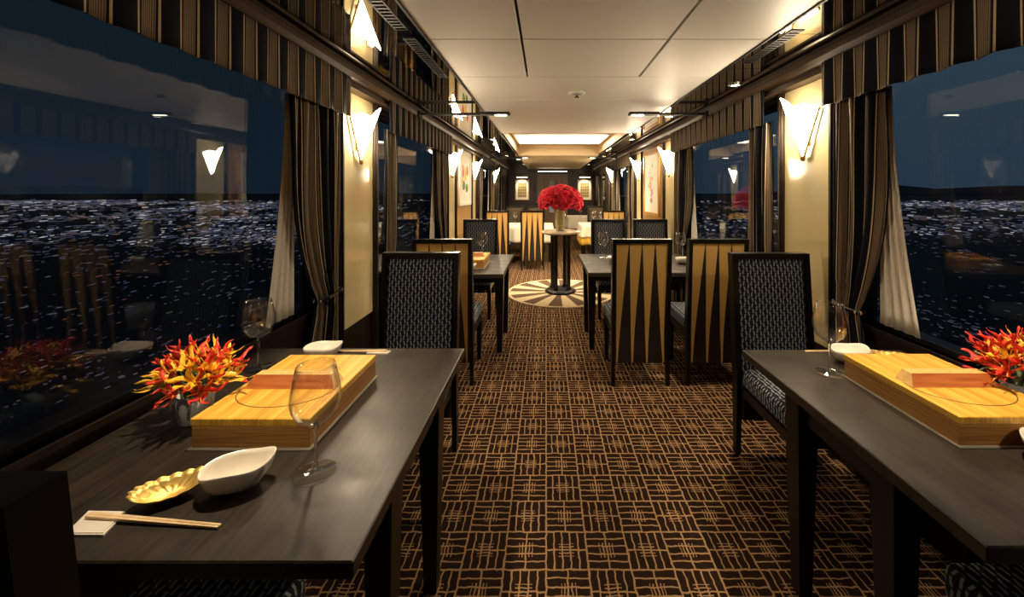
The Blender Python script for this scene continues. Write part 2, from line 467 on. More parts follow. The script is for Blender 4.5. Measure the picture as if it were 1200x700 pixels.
wn = [0]
def side(name, D, sgn, XW, XG):
    # sgn = -1 left, +1 right. the inner face of the wall is at XW, the outer at XW + sgn*0.16
    xo = XW + sgn * 0.16
    def bx(m, xa, xb, *r, **k): m.box(min(xa, xb), max(xa, xb), *r, **k)
    w = MB()
    bx(w, XW, xo, Y0, Y1, 0.0, ZS)
    bx(w, XW, xo, Y0, Y1, ZH, 2.40)
    ys = [Y0]
    for (a, c) in D['win']: ys += [a, c]
    ys.append(Y1)
    for i in range(0, len(ys), 2): bx(w, XW, xo, ys[i], ys[i + 1], ZS, ZH)
    struct(w.build('wall_' + name, M['dark_wood']))
    # windows
    for (a, c) in D['win']:
        wn[0] += 1
        f = MB()
        x1, x2 = XW + sgn * 0.03, XW + sgn * 0.10
        bx(f, x1, x2, a, a + 0.03, ZS, ZH); bx(f, x1, x2, c - 0.03, c, ZS, ZH)
        bx(f, x1, x2, a + 0.03, c - 0.03, ZS, ZS + 0.02); bx(f, x1, x2, a + 0.03, c - 0.03, ZH - 0.03, ZH)
        wf = struct(f.build('window_%d' % wn[0], M['black_wood']))
        g = MB(); bx(g, XG - 0.004, XG + 0.004, a + 0.03, c - 0.03, ZS + 0.02, ZH - 0.03)
        g.build('glass', M['window'], wf)
        if a > 4:
            r = MB(); bx(r, x1 - sgn * 0.004, x1 + sgn * 0.02, a + 0.03, c - 0.03, 1.30, 1.33); r.build('transom', M['black_wood'], wf)
    # ledge, skirting
    l = MB(); bx(l, XW - sgn * 0.012, XW + sgn * 0.04, D['win'][1][0], D['win'][1][1], ZS - 0.02, ZS)
    bx(l, XW - sgn * 0.012, XW + sgn * 0.04, D['win'][2][0], D['win'][2][1], ZS - 0.02, ZS)
    struct(l.build('trim_%s_ledge' % name, M['dark_wood']))
    k = MB(); bx(k, XW, XW - sgn * 0.012, Y0, Y1, 0.0, 0.10)
    struct(k.build('baseboard_' + name, M['black_wood']))
    # cornice rail with a stepped profile
    n = [(0, 2.03), (0.085, 2.03), (0.085, 2.045), (0.07, 2.05), (0.07, 2.07), (0.105, 2.078), (0.125, 2.10), (0.125, 2.112), (0.10, 2.118), (0.10, ZC), (0, ZC)]
    mo = MB(); mo.prism([(XW - sgn * d, Y0, z) for d, z in n], (0, Y1 - Y0, 0))
    struct(mo.build('trim_%s_cornice' % name, M['mould']))
    # pilasters: lacquered panel between two dark posts
    for (a, c) in D['pil']:
        p = MB(); bx(p, XW, XW - sgn * 0.015, a + 0.035, c - 0.035, 0.55, 2.03, bev=0.003)
        o = struct(p.build('wall_%s_panel' % name, M['panel']))
        q = MB()
        for (e0, e1) in ((a, a + 0.035), (c - 0.035, c)):
            bx(q, XW, XW - sgn * 0.035, e0, e1, 0.0, 2.03, bev=0.004)
            bx(q, XW - sgn * 0.035, XW - sgn * 0.045, e0 + 0.01, e1 - 0.01, 0.0, 2.03)
        q.build('panel_post', M['dark_wood'], o)
    # picture bay
    a, c = D['art']
    p = MB(); bx(p, XW, XW - sgn * 0.02, a + 0.02, c - 0.02, 0.10, 2.03)
    for (z0, z1) in ((0.16, 0.80),):
        bx(p, XW - sgn * 0.02, XW - sgn * 0.03, a + 0.12, c - 0.12, z0, z1, bev=0.004)
    struct(p.build('wall_%s_picture_bay' % name, M['gold_wood']))

side('left', LEFT, -1, XL, GL)
side('right', RIGHT, 1, XR, GR)

# ceiling: a run of pale panels, a lit recess, a far run
CX0, CX1 = -0.56, 1.05
YA, YB = 4.75, 7.7
ce = MB()
seams = [Y0, -0.6, 0.6, 1.23, 1.83, 2.43, 3.03, 3.85, YA]
for i in range(len(seams) - 1):
    y0, y1 = seams[i] + 0.003, seams[i + 1] - 0.003
    xs = [CX0, -0.118, 0.588, CX1] if seams[i + 1] <= 2.44 else [CX0, CX1]
    for j in range(len(xs) - 1):
        x0 = xs[j] + (0.007 if j else 0); x1 = xs[j + 1] - (0.007 if j < len(xs) - 2 else 0)
        ce.box(x0, x1, y0, y1, ZC - 0.012, ZC + 0.02, bev=0.0015, seg=1)
for y0, y1 in ((YB, 9.0), (9.0, 10.5), (10.5, Y1)):
    ce.box(CX0, CX1, y0 + 0.003, y1 - 0.003, ZC - 0.012, ZC + 0.02, mi=2)
ce.box(GL - 0.1, GR + 0.1, Y0, YA, ZC + 0.02, ZC + 0.05, mi=1)
ce.box(GL - 0.1, GR + 0.1, YB, Y1, ZC + 0.02, ZC + 0.05, mi=1)
ce.box(CX0, CX1, YA, YA + 0.02, ZC - 0.012, 2.34, mi=2); ce.box(CX0, CX1, YB - 0.02, YB, ZC - 0.012, 2.34, mi=2)
ce.box(CX0 - 0.02, CX0, YA, YB, ZC - 0.012, 2.34, mi=2); ce.box(CX1, CX1 + 0.02, YA, YB, ZC - 0.012, 2.34, mi=2)
ce.box(CX0, CX1, YA, YB, 2.32, 2.36, mi=2)
ce.box(GL - 0.1, CX0 - 0.02, YA, YB, ZC + 0.02, ZC + 0.05, mi=1); ce.box(CX1 + 0.02, GR + 0.1, YA, YB, ZC + 0.02, ZC + 0.05, mi=1)
struct(ce.build('ceiling', [M['ceil'], M['gap'], M['ceil_tan']]))
for nm, xa, xb in (('left', XL, CX0 - 0.012), ('right', CX1 + 0.012, XR)):
    so = MB()
    ss = [Y0, -0.6, 0.6, 1.30, 1.80, 2.30, 2.62, 3.05, 3.85, 4.75, 6.2, 7.7, 9.0, 10.5, Y1]
    for i in range(len(ss) - 1):
        so.box(xa, xb, ss[i] + 0.002, ss[i + 1] - 0.002, ZC, ZC + 0.018)
    struct(so.build('ceiling_mirror_' + nm, M['mirror']))
    xe = CX0 - 0.012 if nm == 'left' else CX1 + 0.012
    tr = MB(); tr.box(min(xe, xe + (0.012 if nm == 'left' else -0.012)), max(xe, xe + (0.012 if nm == 'left' else -0.012)), Y0, Y1, ZC - 0.018, ZC + 0.02)
    struct(tr.build('trim_ceiling_' + nm, M['black']))

# end wall and the wall behind the viewer
e = MB(); e.box(GL - 0.1, GR + 0.1, Y1, Y1 + 0.12, 0.0, 2.4)
for (x0, x1) in ((XL + 0.03, -0.36), (0.76, XR - 0.03)):
    e.box(x0, x1, Y1 - 0.02, Y1, 0.12, 0.75, bev=0.005); e.box(x0, x1, Y1 - 0.02, Y1, 0.85, 2.0, bev=0.005)
struct(e.build('wall_end', M['dark_wood']))
e = MB(); e.box(GL - 0.1, GR + 0.1, Y0 - 0.12, Y0, 0.0, 2.4)
struct(e.build('wall_back', M['dark_wood']))
d = MB(); d.box(-0.27, 0.68, Y1 - 0.05, Y1, 0.0, 1.96, bev=0.004)
dr = struct(d.build('door_1', M['door_wood']))
f = MB(); f.box(-0.33, -0.27, Y1 - 0.07, Y1, 0, 2.02); f.box(0.68, 0.74, Y1 - 0.07, Y1, 0, 2.02); f.box(-0.27, 0.68, Y1 - 0.07, Y1, 1.96, 2.02)
f.build('door_frame', M['black_wood'], dr)
g = MB(); g.box(0.10, 0.24, Y1 - 0.06, Y1 - 0.05, 0.75, 1.75); g.build('door_glass', pmat('bluish_door_glass', (0.22, 0.30, 0.38), 0.15, spec=0.6, noise=0.1), dr)
h = MB(); h.tube([(0.60, Y1 - 0.085, 0.92), (0.60, Y1 - 0.085, 1.12)], 0.01); h.tube([(0.60, Y1 - 0.085, 0.94), (0.60, Y1 - 0.05, 0.94)], 0.007); h.tube([(0.60, Y1 - 0.085, 1.10), (0.60, Y1 - 0.05, 1.10)], 0.007)
h.build('door_handle', M['brass'], dr)
hl = thing('header_light', 'slim lit strip light above the brown door in the end wall', 'light', (0.2, Y1 - 0.06, 2.03))
q = MB(); q.box(-0.47, 0.47, -0.03, 0.058, 0.0, 0.03); q.build('housing', M['black'], hl)
q = MB(); q.box(-0.45, 0.45, -0.034, -0.03, 0.004, 0.026); q.build('diffuser', M['pic_lamp'], hl)

# ------------------------------------------------------------------ lit ceiling panel in the recess
lp = thing('ceiling_light_panel', 'wide bright rectangular light panel set into the recessed ceiling', 'ceiling light', (0.245, 6.53, 2.32))
q = MB()
for a in ((-0.76, 0.76, -0.56, -0.53), (-0.76, 0.76, 0.53, 0.56), (-0.76, -0.73, -0.53, 0.53), (0.73, 0.76, -0.53, 0.53)): q.box(*a, -0.03, 0.0)
q.build('frame', M['ceil'], lp)
q = MB(); q.box(-0.73, 0.73, -0.53, 0.53, -0.02, -0.004); q.build('diffuser', M['diffuser'], lp)

# smoke detector
sd = thing('smoke_detector', 'small round white smoke detector on the pale ceiling', 'smoke detector', (0.226, 2.82, ZC - 0.012))
q = MB(); q.lathe([(0, 0), (0.06, 0), (0.06, -0.008), (0.045, -0.016), (0, -0.016)], 28); q.build('base', M['white_plastic'], sd)
q = MB(); q.lathe([(0, -0.016), (0.028, -0.016), (0.024, -0.034), (0, -0.036)], 20); q.build('sensor_head', M['steel'], sd)

# downlights set into the mirrored soffit, each with its own spot
def downlight(x, y, label, power, size, aim=(0, 0), blend=0.7, col=(1, 0.80, 0.55)):
    t = thing('downlight', label, 'downlight', (x, y, ZC), 0, 'downlights in the mirrored soffits')
    q = MB(); q.lathe([(0.030, -0.001), (0.044, -0.001), (0.044, -0.006), (0.030, -0.010)], 24, closed=True); q.build('ring', M['steel'], t)
    q = MB(); q.lathe([(0, -0.002), (0.030, -0.002), (0.030, -0.004), (0, -0.004)], 20); q.build('lens', M['lens'], t)
    l = bpy.data.lights.new('downlight_beam', 'SPOT'); l.energy = power; l.spot_size = math.radians(size); l.spot_blend = blend; l.color = col; l.shadow_soft_size = 0.03
    o = bpy.data.objects.new('downlight_beam', l); COL.objects.link(o)
    o.location = (x, y, ZC - 0.03)
    o.rotation_euler = Vector((aim[0], aim[1], -2.0)).to_track_quat('-Z', 'Y').to_euler()
    o['kind'] = 'helper'

for (x, y, lab, pw, sz, aim) in (
    (-0.80, 1.15, 'round downlight over the nearest left table', 52, 56, (0.05, 0.1)),
    (1.25, 1.15, 'round downlight over the nearest right table', 55, 56, (0.0, 0.1)),
    (1.30, 2.64, 'small round steel downlight in the right mirrored soffit before the lamp arm', 40, 80, (-0.9, 0.2)),
    (-0.80, 3.70, 'round downlight over the second table on the left', 40, 65, (0.1, 0)),
    (1.20, 3.75, 'round downlight over the second table on the right', 40, 65, (-0.2, 0)),
    (-0.75, 5.40, 'round downlight left of the round flower table', 90, 75, (0.5, 0.9)),
    (1.20, 5.40, 'round downlight right of the round flower table', 90, 75, (-0.5, 0.9)),
    (-0.80, 7.80, 'round downlight over the left cream cloth table', 50, 70, (0.2, 0)),
    (1.20, 8.00, 'round downlight over the near cream cloth table on the right', 50, 70, (0, 0)),
    (-0.80, -0.30, 'added unseen downlight behind the viewer, brightening the left chair back', 24, 38, (0.12, 3.2)),  # this unseen pair is added to brighten the chair backs facing us
    (1.15, -0.30, 'added unseen downlight behind the viewer, brightening the right chair back', 24, 38, (0.07, 3.2)),
    (-0.6, 10.4, 'farthest round downlight in the left soffit', 40, 80, (0.4, 1.4)),
    (1.15, 10.4, 'farthest round downlight in the right soffit', 40, 80, (-0.2, 1.4)),
):
    downlight(x, y, lab, pw, sz, aim)

# black vent grilles along the soffit edge
def grille(x, y0, y1, label):
    t = thing('vent_grille', label, 'vent', (x, (y0 + y1) / 2, ZC), 0, 'black vent grilles in the soffits')
    h = (y1 - y0) / 2
    q = MB(); q.box(-0.03, -0.024, -h, h, -0.003, 0); q.box(0.024, 0.03, -h, h, -0.003, 0); q.box(-0.024, 0.024, -h, -h + 0.006, -0.003, 0); q.box(-0.024, 0.024, h - 0.006, h, -0.003, 0)
    q.build('frame', M['black'], t)
    q = MB(); n = int((y1 - y0) / 0.03)
    for i in range(n):
        yy = -h + 0.012 + i * (2 * h - 0.02) / n
        q.box(-0.024, 0.024, yy, yy + 0.014, -0.003, -0.0005)
    q.build('slats', M['black'], t)
grille(-0.66, 1.38, 1.75, 'black vent grille at the near end of the left soffit')
grille(-0.66, 1.84, 2.50, 'long black vent grille farther along the left soffit')
grille(1.15, 1.75, 2.20, 'black vent grille in the right soffit')

# black lamp arms reaching from the cornices over the aisle
def lamp_arm(x_wall, x_tip, y, label):
    t = thing('lamp_arm', label, 'lamp', (x_wall, y, 2.085), 0, 'black lamp arms on the cornices')
    sg = 1 if x_tip > x_wall else -1
    L = abs(x_tip - x_wall)
    X = lambda a, c: (min(sg * a, sg * c), max(sg * a, sg * c))
    q = MB(); q.box(*X(0.0, 0.02), -0.04, 0.04, -0.025, 0.025, bev=0.003); q.build('wall_plate', M['black'], t)
    q = MB(); q.box(*X(0.02, L - 0.26), -0.014, 0.014, -0.008, 0.012, bev=0.002); q.build('arm', M['black'], t)
    q = MB(); q.box(*X(L - 0.26, L), -0.04, 0.04, -0.006, 0.016, bev=0.004); q.build('lamp_head', M['black'], t)
    q = MB(); q.box(*X(L - 0.13, L - 0.03), -0.016, 0.016, -0.010, -0.006); q.build('lens', M['lens'], t)
lamp_arm(XL + 0.125, -0.32, 3.39, 'near black lamp arm over the aisle on the left cornice')
lamp_arm(XR - 0.125, 0.73, 3.39, 'near black lamp arm over the aisle on the right cornice')
lamp_arm(XL + 0.125, -0.34, 7.7, 'far black lamp arm on the left cornice beyond the light panel')
lamp_arm(XR - 0.125, 0.85, 7.7, 'far black lamp arm on the right cornice beyond the light panel')

# ------------------------------------------------------------------ wall sconces
def t_last(): return [o for o in COL.objects if o.type == 'MESH'][-1]
def make_sconce(label):
    t = thing('wall_sconce', label, 'wall lamp', (0, 0, 0), 0, 'folded glass sconces along the walls')
    B, Sp, T = Vector((0.022, 0, -0.175)), Vector((0.150, 0, 0.165)), Vector((0.016, -0.115, 0.090))
    top = [(1, 0), (0.80, 0.16), (0.62, 0.26), (0.50, 0.44), (0.38, 0.62), (0.16, 0.84), (0, 1)]
    for sg in (1, -1):
        q = MB()
        pts = [B + a * (Sp - B) + c * (T - B) for a, c in top]
        pts = [Vector((p.x, p.y * sg, p.z)) for p in [B] + pts]
        n = (pts[1] - pts[0]).cross(pts[-1] - pts[0]).normalized() * 0.004
        q.prism(pts, n)
        for f in q.bm.faces:
            f.normal_update()
        q.build('shade_panel', [M['sconce'], M['sconce_back']], t)
        me = t_last().data
        for p in me.polygons:
            nn = p.normal
            if len(p.vertices) > 4: p.material_index = 0 if nn.x > 0 else 1
        q = MB()
        e0, e1 = Vector((0.020, -0.006 * sg, -0.185)), Vector((0.012, -0.125 * sg, 0.085))
        q.tube([e0, e1], 0.0055, 8)
        for i in range(14):
            c = e0.lerp(e1, (i + 0.5) / 14)
            q.lathe([(0, -0.007), (0.0085, 0), (0, 0.007)], 8, c)
        q.build('edge_trim', M['brass'], t)
    q = MB(); q.lathe([(0, -0.022), (0.012, -0.015), (0.014, 0), (0.008, 0.012), (0, 0.014)], 14, (0.022, 0, -0.185)); q.build('finial', M['brass'], t)
    q = MB(); q.box(0, 0.01, -0.035, 0.035, -0.12, 0.06, bev=0.003); q.box(0.01, 0.05, -0.008, 0.008, -0.02, -0.005); q.build('wall_bracket', M['brass'], t)
    return t
sc0 = make_sconce('lit folded glass sconce on the nearest cream panel of the left wall')
NTH = ['on the panel beside the viewer', 'on the nearest cream panel in view', 'on the second cream panel', 'on the third cream panel', 'on the fourth and farthest cream panel']
first = True
for D, xw, rz, nm in ((LEFT, XL + 0.015, 0, 'left'), (RIGHT, XR - 0.015, PI, 'right')):
    for i, (a, c) in enumerate(D['pil']):
        if i == 0: continue
        yy = (a + c) / 2; lab = 'lit folded glass wall sconce %s of the %s wall' % (NTH[i], nm)
        if first:
            sc0.location = (xw, yy, 1.785); sc0['label'] = lab; first = False
        else: dup(sc0, (xw, yy, 1.785), rz, lab)

# ------------------------------------------------------------------ curtains and valances
def valance(sgn, xw, y0, y1, label):
    X = xw - sgn * 0.103
    L = y1 - y0
    ng = max(6, int(L / 0.12))
    q = MB()
    fn = lambda s, v: (X + 0.006 * math.sin(2 * PI * ng * s) * (0.3 + 0.9 * v), y0 + L * s, 2.074 - 0.229 * v - 0.002 * v * math.sin(2 * PI * ng * s + 1))
    q.sheet(fn, ng * 10, 6, uv=lambda s, v: (s * L * 1.03 + 0.02, v * 0.2))
    return tag(q.build('valance', M['stripe'], solid=0.006), label, 'valance', 'striped valances over the windows')

def curtain(sgn, xw, y0, y1, tie_side, label, zt=1.87, zb=0.42, sheer=True, tie=True, sh_dir=-1):
    """y0<y1; tie_side: +1 gathers towards y1, -1 towards y0. sh_dir: the side on which the sheer shows"""
    X = xw - sgn * 0.046
    t = thing('curtain', label, 'curtain', (X, (y0 + y1) / 2, 0), 0, 'striped curtains at the windows')
    W = y1 - y0; folds = max(3, round(W / 0.085)); zt_ = 0.83
    def wid(z):
        if not tie: return 1.0
        if z >= zt_:
            k = (z - zt_) / (zt - zt_)
            return 0.52 + 0.48 * min(1, (k / 0.62)) ** 0.8 + 0.10 * math.sin(PI * min(1, k / 0.62))
        return 0.52 + 0.25 * (zt_ - z) / (zt_ - zb)
    def fn(s, v):
        z = zt + (zb - zt) * v
        w = wid(z) * W
        yc = (tie_side * (W - w) / 2)
        amp = 0.017 * (1.0 if z > zt_ + 0.1 or z < zt_ - 0.06 else 0.6)
        return (amp * math.sin(2 * PI * folds * s + 0.5 * math.sin(5 * v)) + 0.006 * math.sin(9 * s + 4 * v), yc + (s - 0.5) * w, z)
    q = MB(); q.sheet(fn, folds * 12, 40, uv=lambda s, v: (s * W * 1.9 + 0.03, v * 1.5))
    q.build('drape', M['stripe'], t, solid=0.005)
    if tie:
        w = wid(zt_) * W; yc = tie_side * (W - w) / 2
        q = MB()
        n = 24
        q.tube([(0.032 * math.cos(2 * PI * i / n), yc + (w / 2 + 0.008) * math.sin(2 * PI * i / n), zt_ + 0.006 * math.sin(2 * PI * i / n)) for i in range(n)], 0.010, 8, closed=True)
        q.build('tie_band', M['stripe'], t)
    if sheer:
        ys = (W / 2) * sh_dir
        # a narrow lace panel that hangs on the window side and spreads out towards its hem
        def fs(s, v):
            k = v ** 1.6
            yy = ys * 0.75 + sh_dir * (-0.03 + 0.06 * s + (0.13 * s) * k)
            return (sgn * 0.034 + 0.005 * math.sin(2 * PI * 4 * s), yy, zt - (zt - 0.80) * v)
        q = MB(); q.sheet(fs, 32, 16, uv=lambda s, v: (s * 0.25, v))
        q.build('sheer_panel', M['sheer'], t, solid=0.002)
    return t

for i, (sgn, xw, D, nm) in enumerate(((-1, XL, LEFT, 'left'), (1, XR, RIGHT, 'right'))):
    W = D['win']
    valance(sgn, xw, W[1][0], W[1][1] + 0.03, 'striped valance over the large near window on the %s' % nm)
    valance(sgn, xw, W[2][0], W[2][1], 'striped valance over the second window on the %s' % nm)
    valance(sgn, xw, W[3][0], W[3][1], 'striped valance over the third window on the %s beyond the picture' % nm)
    valance(sgn, xw, W[4][0], W[4][1], 'striped valance over the farthest window on the %s' % nm)
curtain(-1, XL, 1.80, 2.24, 1, 'striped curtain tied back beside the nearest cream panel on the left wall')
curtain(1, XR, 1.69, 1.98, 1, 'striped curtain tied back beside the nearest cream panel on the right wall')
curtain(-1, XL, 2.84, 3.10, -1, 'near striped curtain of the second window on the left', sh_dir=1, tie=False, sheer=False)
curtain(-1, XL, 4.15, 4.70, 1, 'far striped curtain of the second window on the left', tie=True)
curtain(1, XR, 2.55, 2.82, -1, 'near striped curtain of the second window on the right', sh_dir=1, tie=False, sheer=False)
curtain(1, XR, 3.95, 4.42, 1, 'far striped curtain of the second window on the right', tie=True)
for sgn, xw, D, nm in ((-1, XL, LEFT, 'left'), (1, XR, RIGHT, 'right')):
    a, c = D['win'][3]
    curtain(sgn, xw, a + 0.02, a + 0.42, -1, 'near striped curtain of the third window on the %s' % nm, tie=False, sheer=False)
    curtain(sgn, xw, c - 0.5, c - 0.02, 1, 'far striped curtain of the third window on the %s' % nm, tie=False)
    a, c = D['win'][4]
    curtain(sgn, xw, a + 0.02, a + 0.55, -1, 'near striped curtain of the farthest window on the %s' % nm, tie=False, sheer=False)
    curtain(sgn, xw, c - 0.6, c - 0.02, 1, 'far striped curtain of the farthest window on the %s' % nm, tie=False)

# ------------------------------------------------------------------ framed pictures
def picture(loc, rotz, w, h, fw, label, art, lamp=False, matw=0.10, frame_mat='gold_frame'):
    """local x across, z up, front faces -y; y=0 on the wall"""
    t = thing('framed_picture', label, 'picture', loc, rotz)
    q = MB()
    for a in ((-w / 2, -w / 2 + fw, -h / 2, h / 2), (w / 2 - fw, w / 2, -h / 2, h / 2), (-w / 2 + fw, w / 2 - fw, -h / 2, -h / 2 + fw), (-w / 2 + fw, w / 2 - fw, h / 2 - fw, h / 2)):
        q.box(a[0], a[1], -0.03, 0, a[2], a[3], bev=0.004)
    q.build('frame', M[frame_mat], t)
    q = MB(); q.box(-w / 2 + fw, w / 2 - fw, -0.014, 0, -h / 2 + fw, h / 2 - fw); q.build('mat_board', M['paper'], t)
    q = MB(); mats = art(q, w - 2 * fw - 2 * matw, h - 2 * fw - 2 * matw); q.build('artwork', [M[m] for m in mats], t)
    if lamp:
        q = MB(); q.tube([(0, 0, h / 2 + 0.03), (0, -0.08, h / 2 + 0.10)], 0.008); q.tube([(-w * 0.42, -0.09, h / 2 + 0.11), (w * 0.42, -0.09, h / 2 + 0.11)], 0.028, 12)
        q.build('picture_lamp', M['brass'], t)
        q = MB(); q.box(-w * 0.38, w * 0.38, -0.10, -0.08, h / 2 + 0.072, h / 2 + 0.080); q.build('lamp_lens', M['pic_lamp'], t)
    return t
def art_blocks(q, w, h):
    rnd = random.Random(3)
    for (x0, x1, z0, z1, mi) in ((-.5, -.15, .0, .5, 0), (-.1, .2, -.1, .45, 1), (.22, .5, .1, .5, 0), (-.4, .0, -.45, -.08, 2), (.05, .48, -.5, -.16, 2), (-.5, -.3, -.2, -.02, 1)):
        pts = []
        cx, cz, rx, rz = (x0 + x1) / 2 * w, (z0 + z1) / 2 * h, (x1 - x0) / 2 * w, (z1 - z0) / 2 * h
        for k in range(10):
            a = 2 * PI * k / 10; r = rnd.uniform(0.8, 1.1)
            pts.append((cx + rx * r * math.cos(a), -0.014, cz + rz * r * math.sin(a)))
        q.prism(pts, (0, -0.0015, 0), mi)
    return ['art_red', 'art_yellow', 'art_green']
def art_flowers(q, w, h):
    rnd = random.Random(11)
    for i in range(26):
        tt = rnd.random(); cx = (rnd.gauss(0, 0.16)) * w * (1.2 - tt * .6); cz = (tt - 0.5) * h
        r = rnd.uniform(0.012, 0.028)
        pts = [(cx + r * (1 + 0.3 * math.cos(5 * a)) * math.cos(a), -0.014 - 0.0002 * i / 26, cz + r * (1 + 0.3 * math.cos(5 * a)) * math.sin(a)) for a in [2 * PI * k / 20 for k in range(20)]]
        q.prism(pts, (0, -0.0015, 0), rnd.randrange(5))
    q.tube([(0, -0.0145, -h * 0.5), (0.02, -0.0145, -h * 0.1), (-0.01, -0.0145, h * 0.3)], 0.0012, 5, mi=3)
    return ['art_pink', 'art_yellow', 'art_blue', 'art_green', 'art_pink']
def art_lattice(q, w, h):
    q.box(-w / 2, w / 2, -0.016, -0.014, -h / 2, h / 2, mi=0)
    rnd = random.Random(5)
    for i in range(4):
        for j in range(5):
            cx, cz = (-0.375 + i * 0.25) * w, (-0.4 + j * 0.2) * h
            r = 0.085 * w
            q.prism([(cx + r * math.cos(2 * PI * k / 6 + i), -0.016, cz + r * math.sin(2 * PI * k / 6 + i)) for k in range(6)], (0, -0.0015, 0), 1)
    return ['art_gold', 'art_dark']
ym = sum(LEFT['art']) / 2
picture((XL + 0.02, ym, 1.60), PI / 2, 0.82, 0.80, 0.05, 'framed picture of red, yellow and green shapes on the left wall', art_blocks, matw=0.14, frame_mat='paper')
ym = sum(RIGHT['art']) / 2
picture((XR - 0.02, ym, 1.52), -PI / 2, 0.82, 0.92, 0.05, 'wood-framed picture of scattered small flowers on the right golden wall panel', art_flowers, matw=0.12)
picture((-0.76, Y1 - 0.02, 1.46), 0, 0.44, 0.64, 0.025, 'small framed lattice pattern picture left of the end door', art_lattice, lamp=True, matw=0.06)
for px_ in (-0.76, 1.22):
    l = bpy.data.lights.new('picture_lamp_beam', 'SPOT'); l.energy = 14; l.spot_size = math.radians(75); l.spot_blend = 0.6; l.color = (1, 0.86, 0.62); l.shadow_soft_size = 0.03
    o = bpy.data.objects.new('picture_lamp_beam', l); COL.objects.link(o); o['kind'] = 'helper'
    o.location = (px_, Y1 - 0.24, 1.90); o.rotation_euler = Vector((0, 0.24, -0.42)).to_track_quat('-Z', 'Y').to_euler()
picture((1.22, Y1 - 0.02, 1.46), 0, 0.44, 0.64, 0.025, 'small framed lattice pattern picture right of the end door', art_lattice, lamp=True, matw=0.06)

# ------------------------------------------------------------------ chairs
def make_chair(label, fab, name='dining_chair'):
    """faces +y; the back leans towards -y. width .42, height 1.065"""
    t = thing(name, label, 'chair', (0, 0, 0), 0, 'high-backed dining chairs')
    hw = 0.21
    def by(z): return -0.235 - 0.055 * max(0, (z - 0.40)) / 0.665      # centre line of the back
    # seat
    q = MB(); q.box(-0.195, 0.195, -0.20, 0.235, 0.375, 0.475, bev=0.028, seg=3); q.build('seat', M[fab], t)
    q = MB(); q.box(-0.19, 0.19, -0.20, 0.22, 0.325, 0.374, bev=0.004); q.build('seat_frame', M['black_wood'], t)
    # front legs
    for sx in (-1, 1):
        q = MB(); x = sx * 0.175
        v = q.box(x - 0.014, x + 0.014, 0.185, 0.213, 0.0, 0.33, top=(-0.007, -0.007)); q.build('leg', M['black_wood'], t)
    # rear legs run up as the stiles of the back
    for sx in (-1, 1):
        q = MB()
        x0, x1 = sorted((sx * hw, sx * (hw - 0.026)))
        prof = [(-0.255, 0.0), (-0.265, 0.40), (-0.318, 1.065), (-0.264, 1.065), (-0.21, 0.40), (-0.222, 0.0)]
        q.prism([(x0, y, z) for y, z in prof], (x1 - x0, 0, 0)); q.build('leg', M['black_wood'], t)
    q = MB()
    q.prism([(-hw + 0.026, by(1.035) - 0.027, 1.035), (-hw + 0.026, by(1.065) - 0.028, 1.065), (-hw + 0.026, by(1.065) + 0.026, 1.065), (-hw + 0.026, by(1.035) + 0.025, 1.035)], (2 * hw - 0.052, 0, 0))
    q.build('top_rail', M['black_wood'], t)
    # front upholstery
    q = MB(); z0, z1 = 0.42, 1.035; x = hw - 0.028
    def fr(s, v):
        z = z0 + (z1 - z0) * v; xx = (s - 0.5) * 2 * x
        bul = 0.020 * (1 - (2 * s - 1) ** 4) * (1 - (2 * v - 1) ** 6)
        return (xx, by(z) + 0.004 + bul, z)
    q.sheet(fr, 16, 18, uv=lambda s, v: ((s - 0.5) * 2 * x, v * (z1 - z0)))
    q.build('backrest', M[fab], t, solid=0.008)
    # rear panel of gold wedges that run down to points between dark spikes
    q = MB(); z0, z1 = 0.17, 1.037; x = hw - 0.026
    def P(s, v):
        z = z0 + (z1 - z0) * v
        return (-x + 2 * x * s, (by(z) if z > 0.4 else -0.235) - 0.016, z)
    rows = 14
    cT = [(i + 0.5) / 4 for i in range(4)]
    cB = [0.035, 0.335, 0.625, 0.945]
    for r in range(rows):
        v0, v1 = r / rows, (r + 1) / rows
        def ed(v):
            e = []
            for i in range(4):
                c = cB[i] + (cT[i] - cB[i]) * v ** 0.95
                w = 0.014 + (0.119 - 0.014) * v ** 1.15
                e += [max(0.004, c - w), min(0.996, c + w)]
            return [0] + e + [1]
        e0, e1 = ed(v0), ed(v1)
        for k in range(9):
            f = q.poly([P(e0[k], v0), P(e0[k + 1], v0), P(e1[k + 1], v1), P(e1[k], v1)], 0 if k % 2 else 1)
    bmesh.ops.remove_doubles(q.bm, verts=q.bm.verts, dist=1e-5)
    q.build('back_panel', [M['gold_cloth'], M['spike']], t, solid=0.006)
    return t
chair_b = make_chair('x', 'fabric')
chair_n = make_chair('x', 'fabric_brown')
used = set()
def place(proto, x, y, rz, label):
    if proto.name in used: return dup(proto, (x, y, 0), rz, label)
    used.add(proto.name); proto.location = (x, y, 0); proto.rotation_euler = (0, 0, rz); proto['label'] = label
    return proto
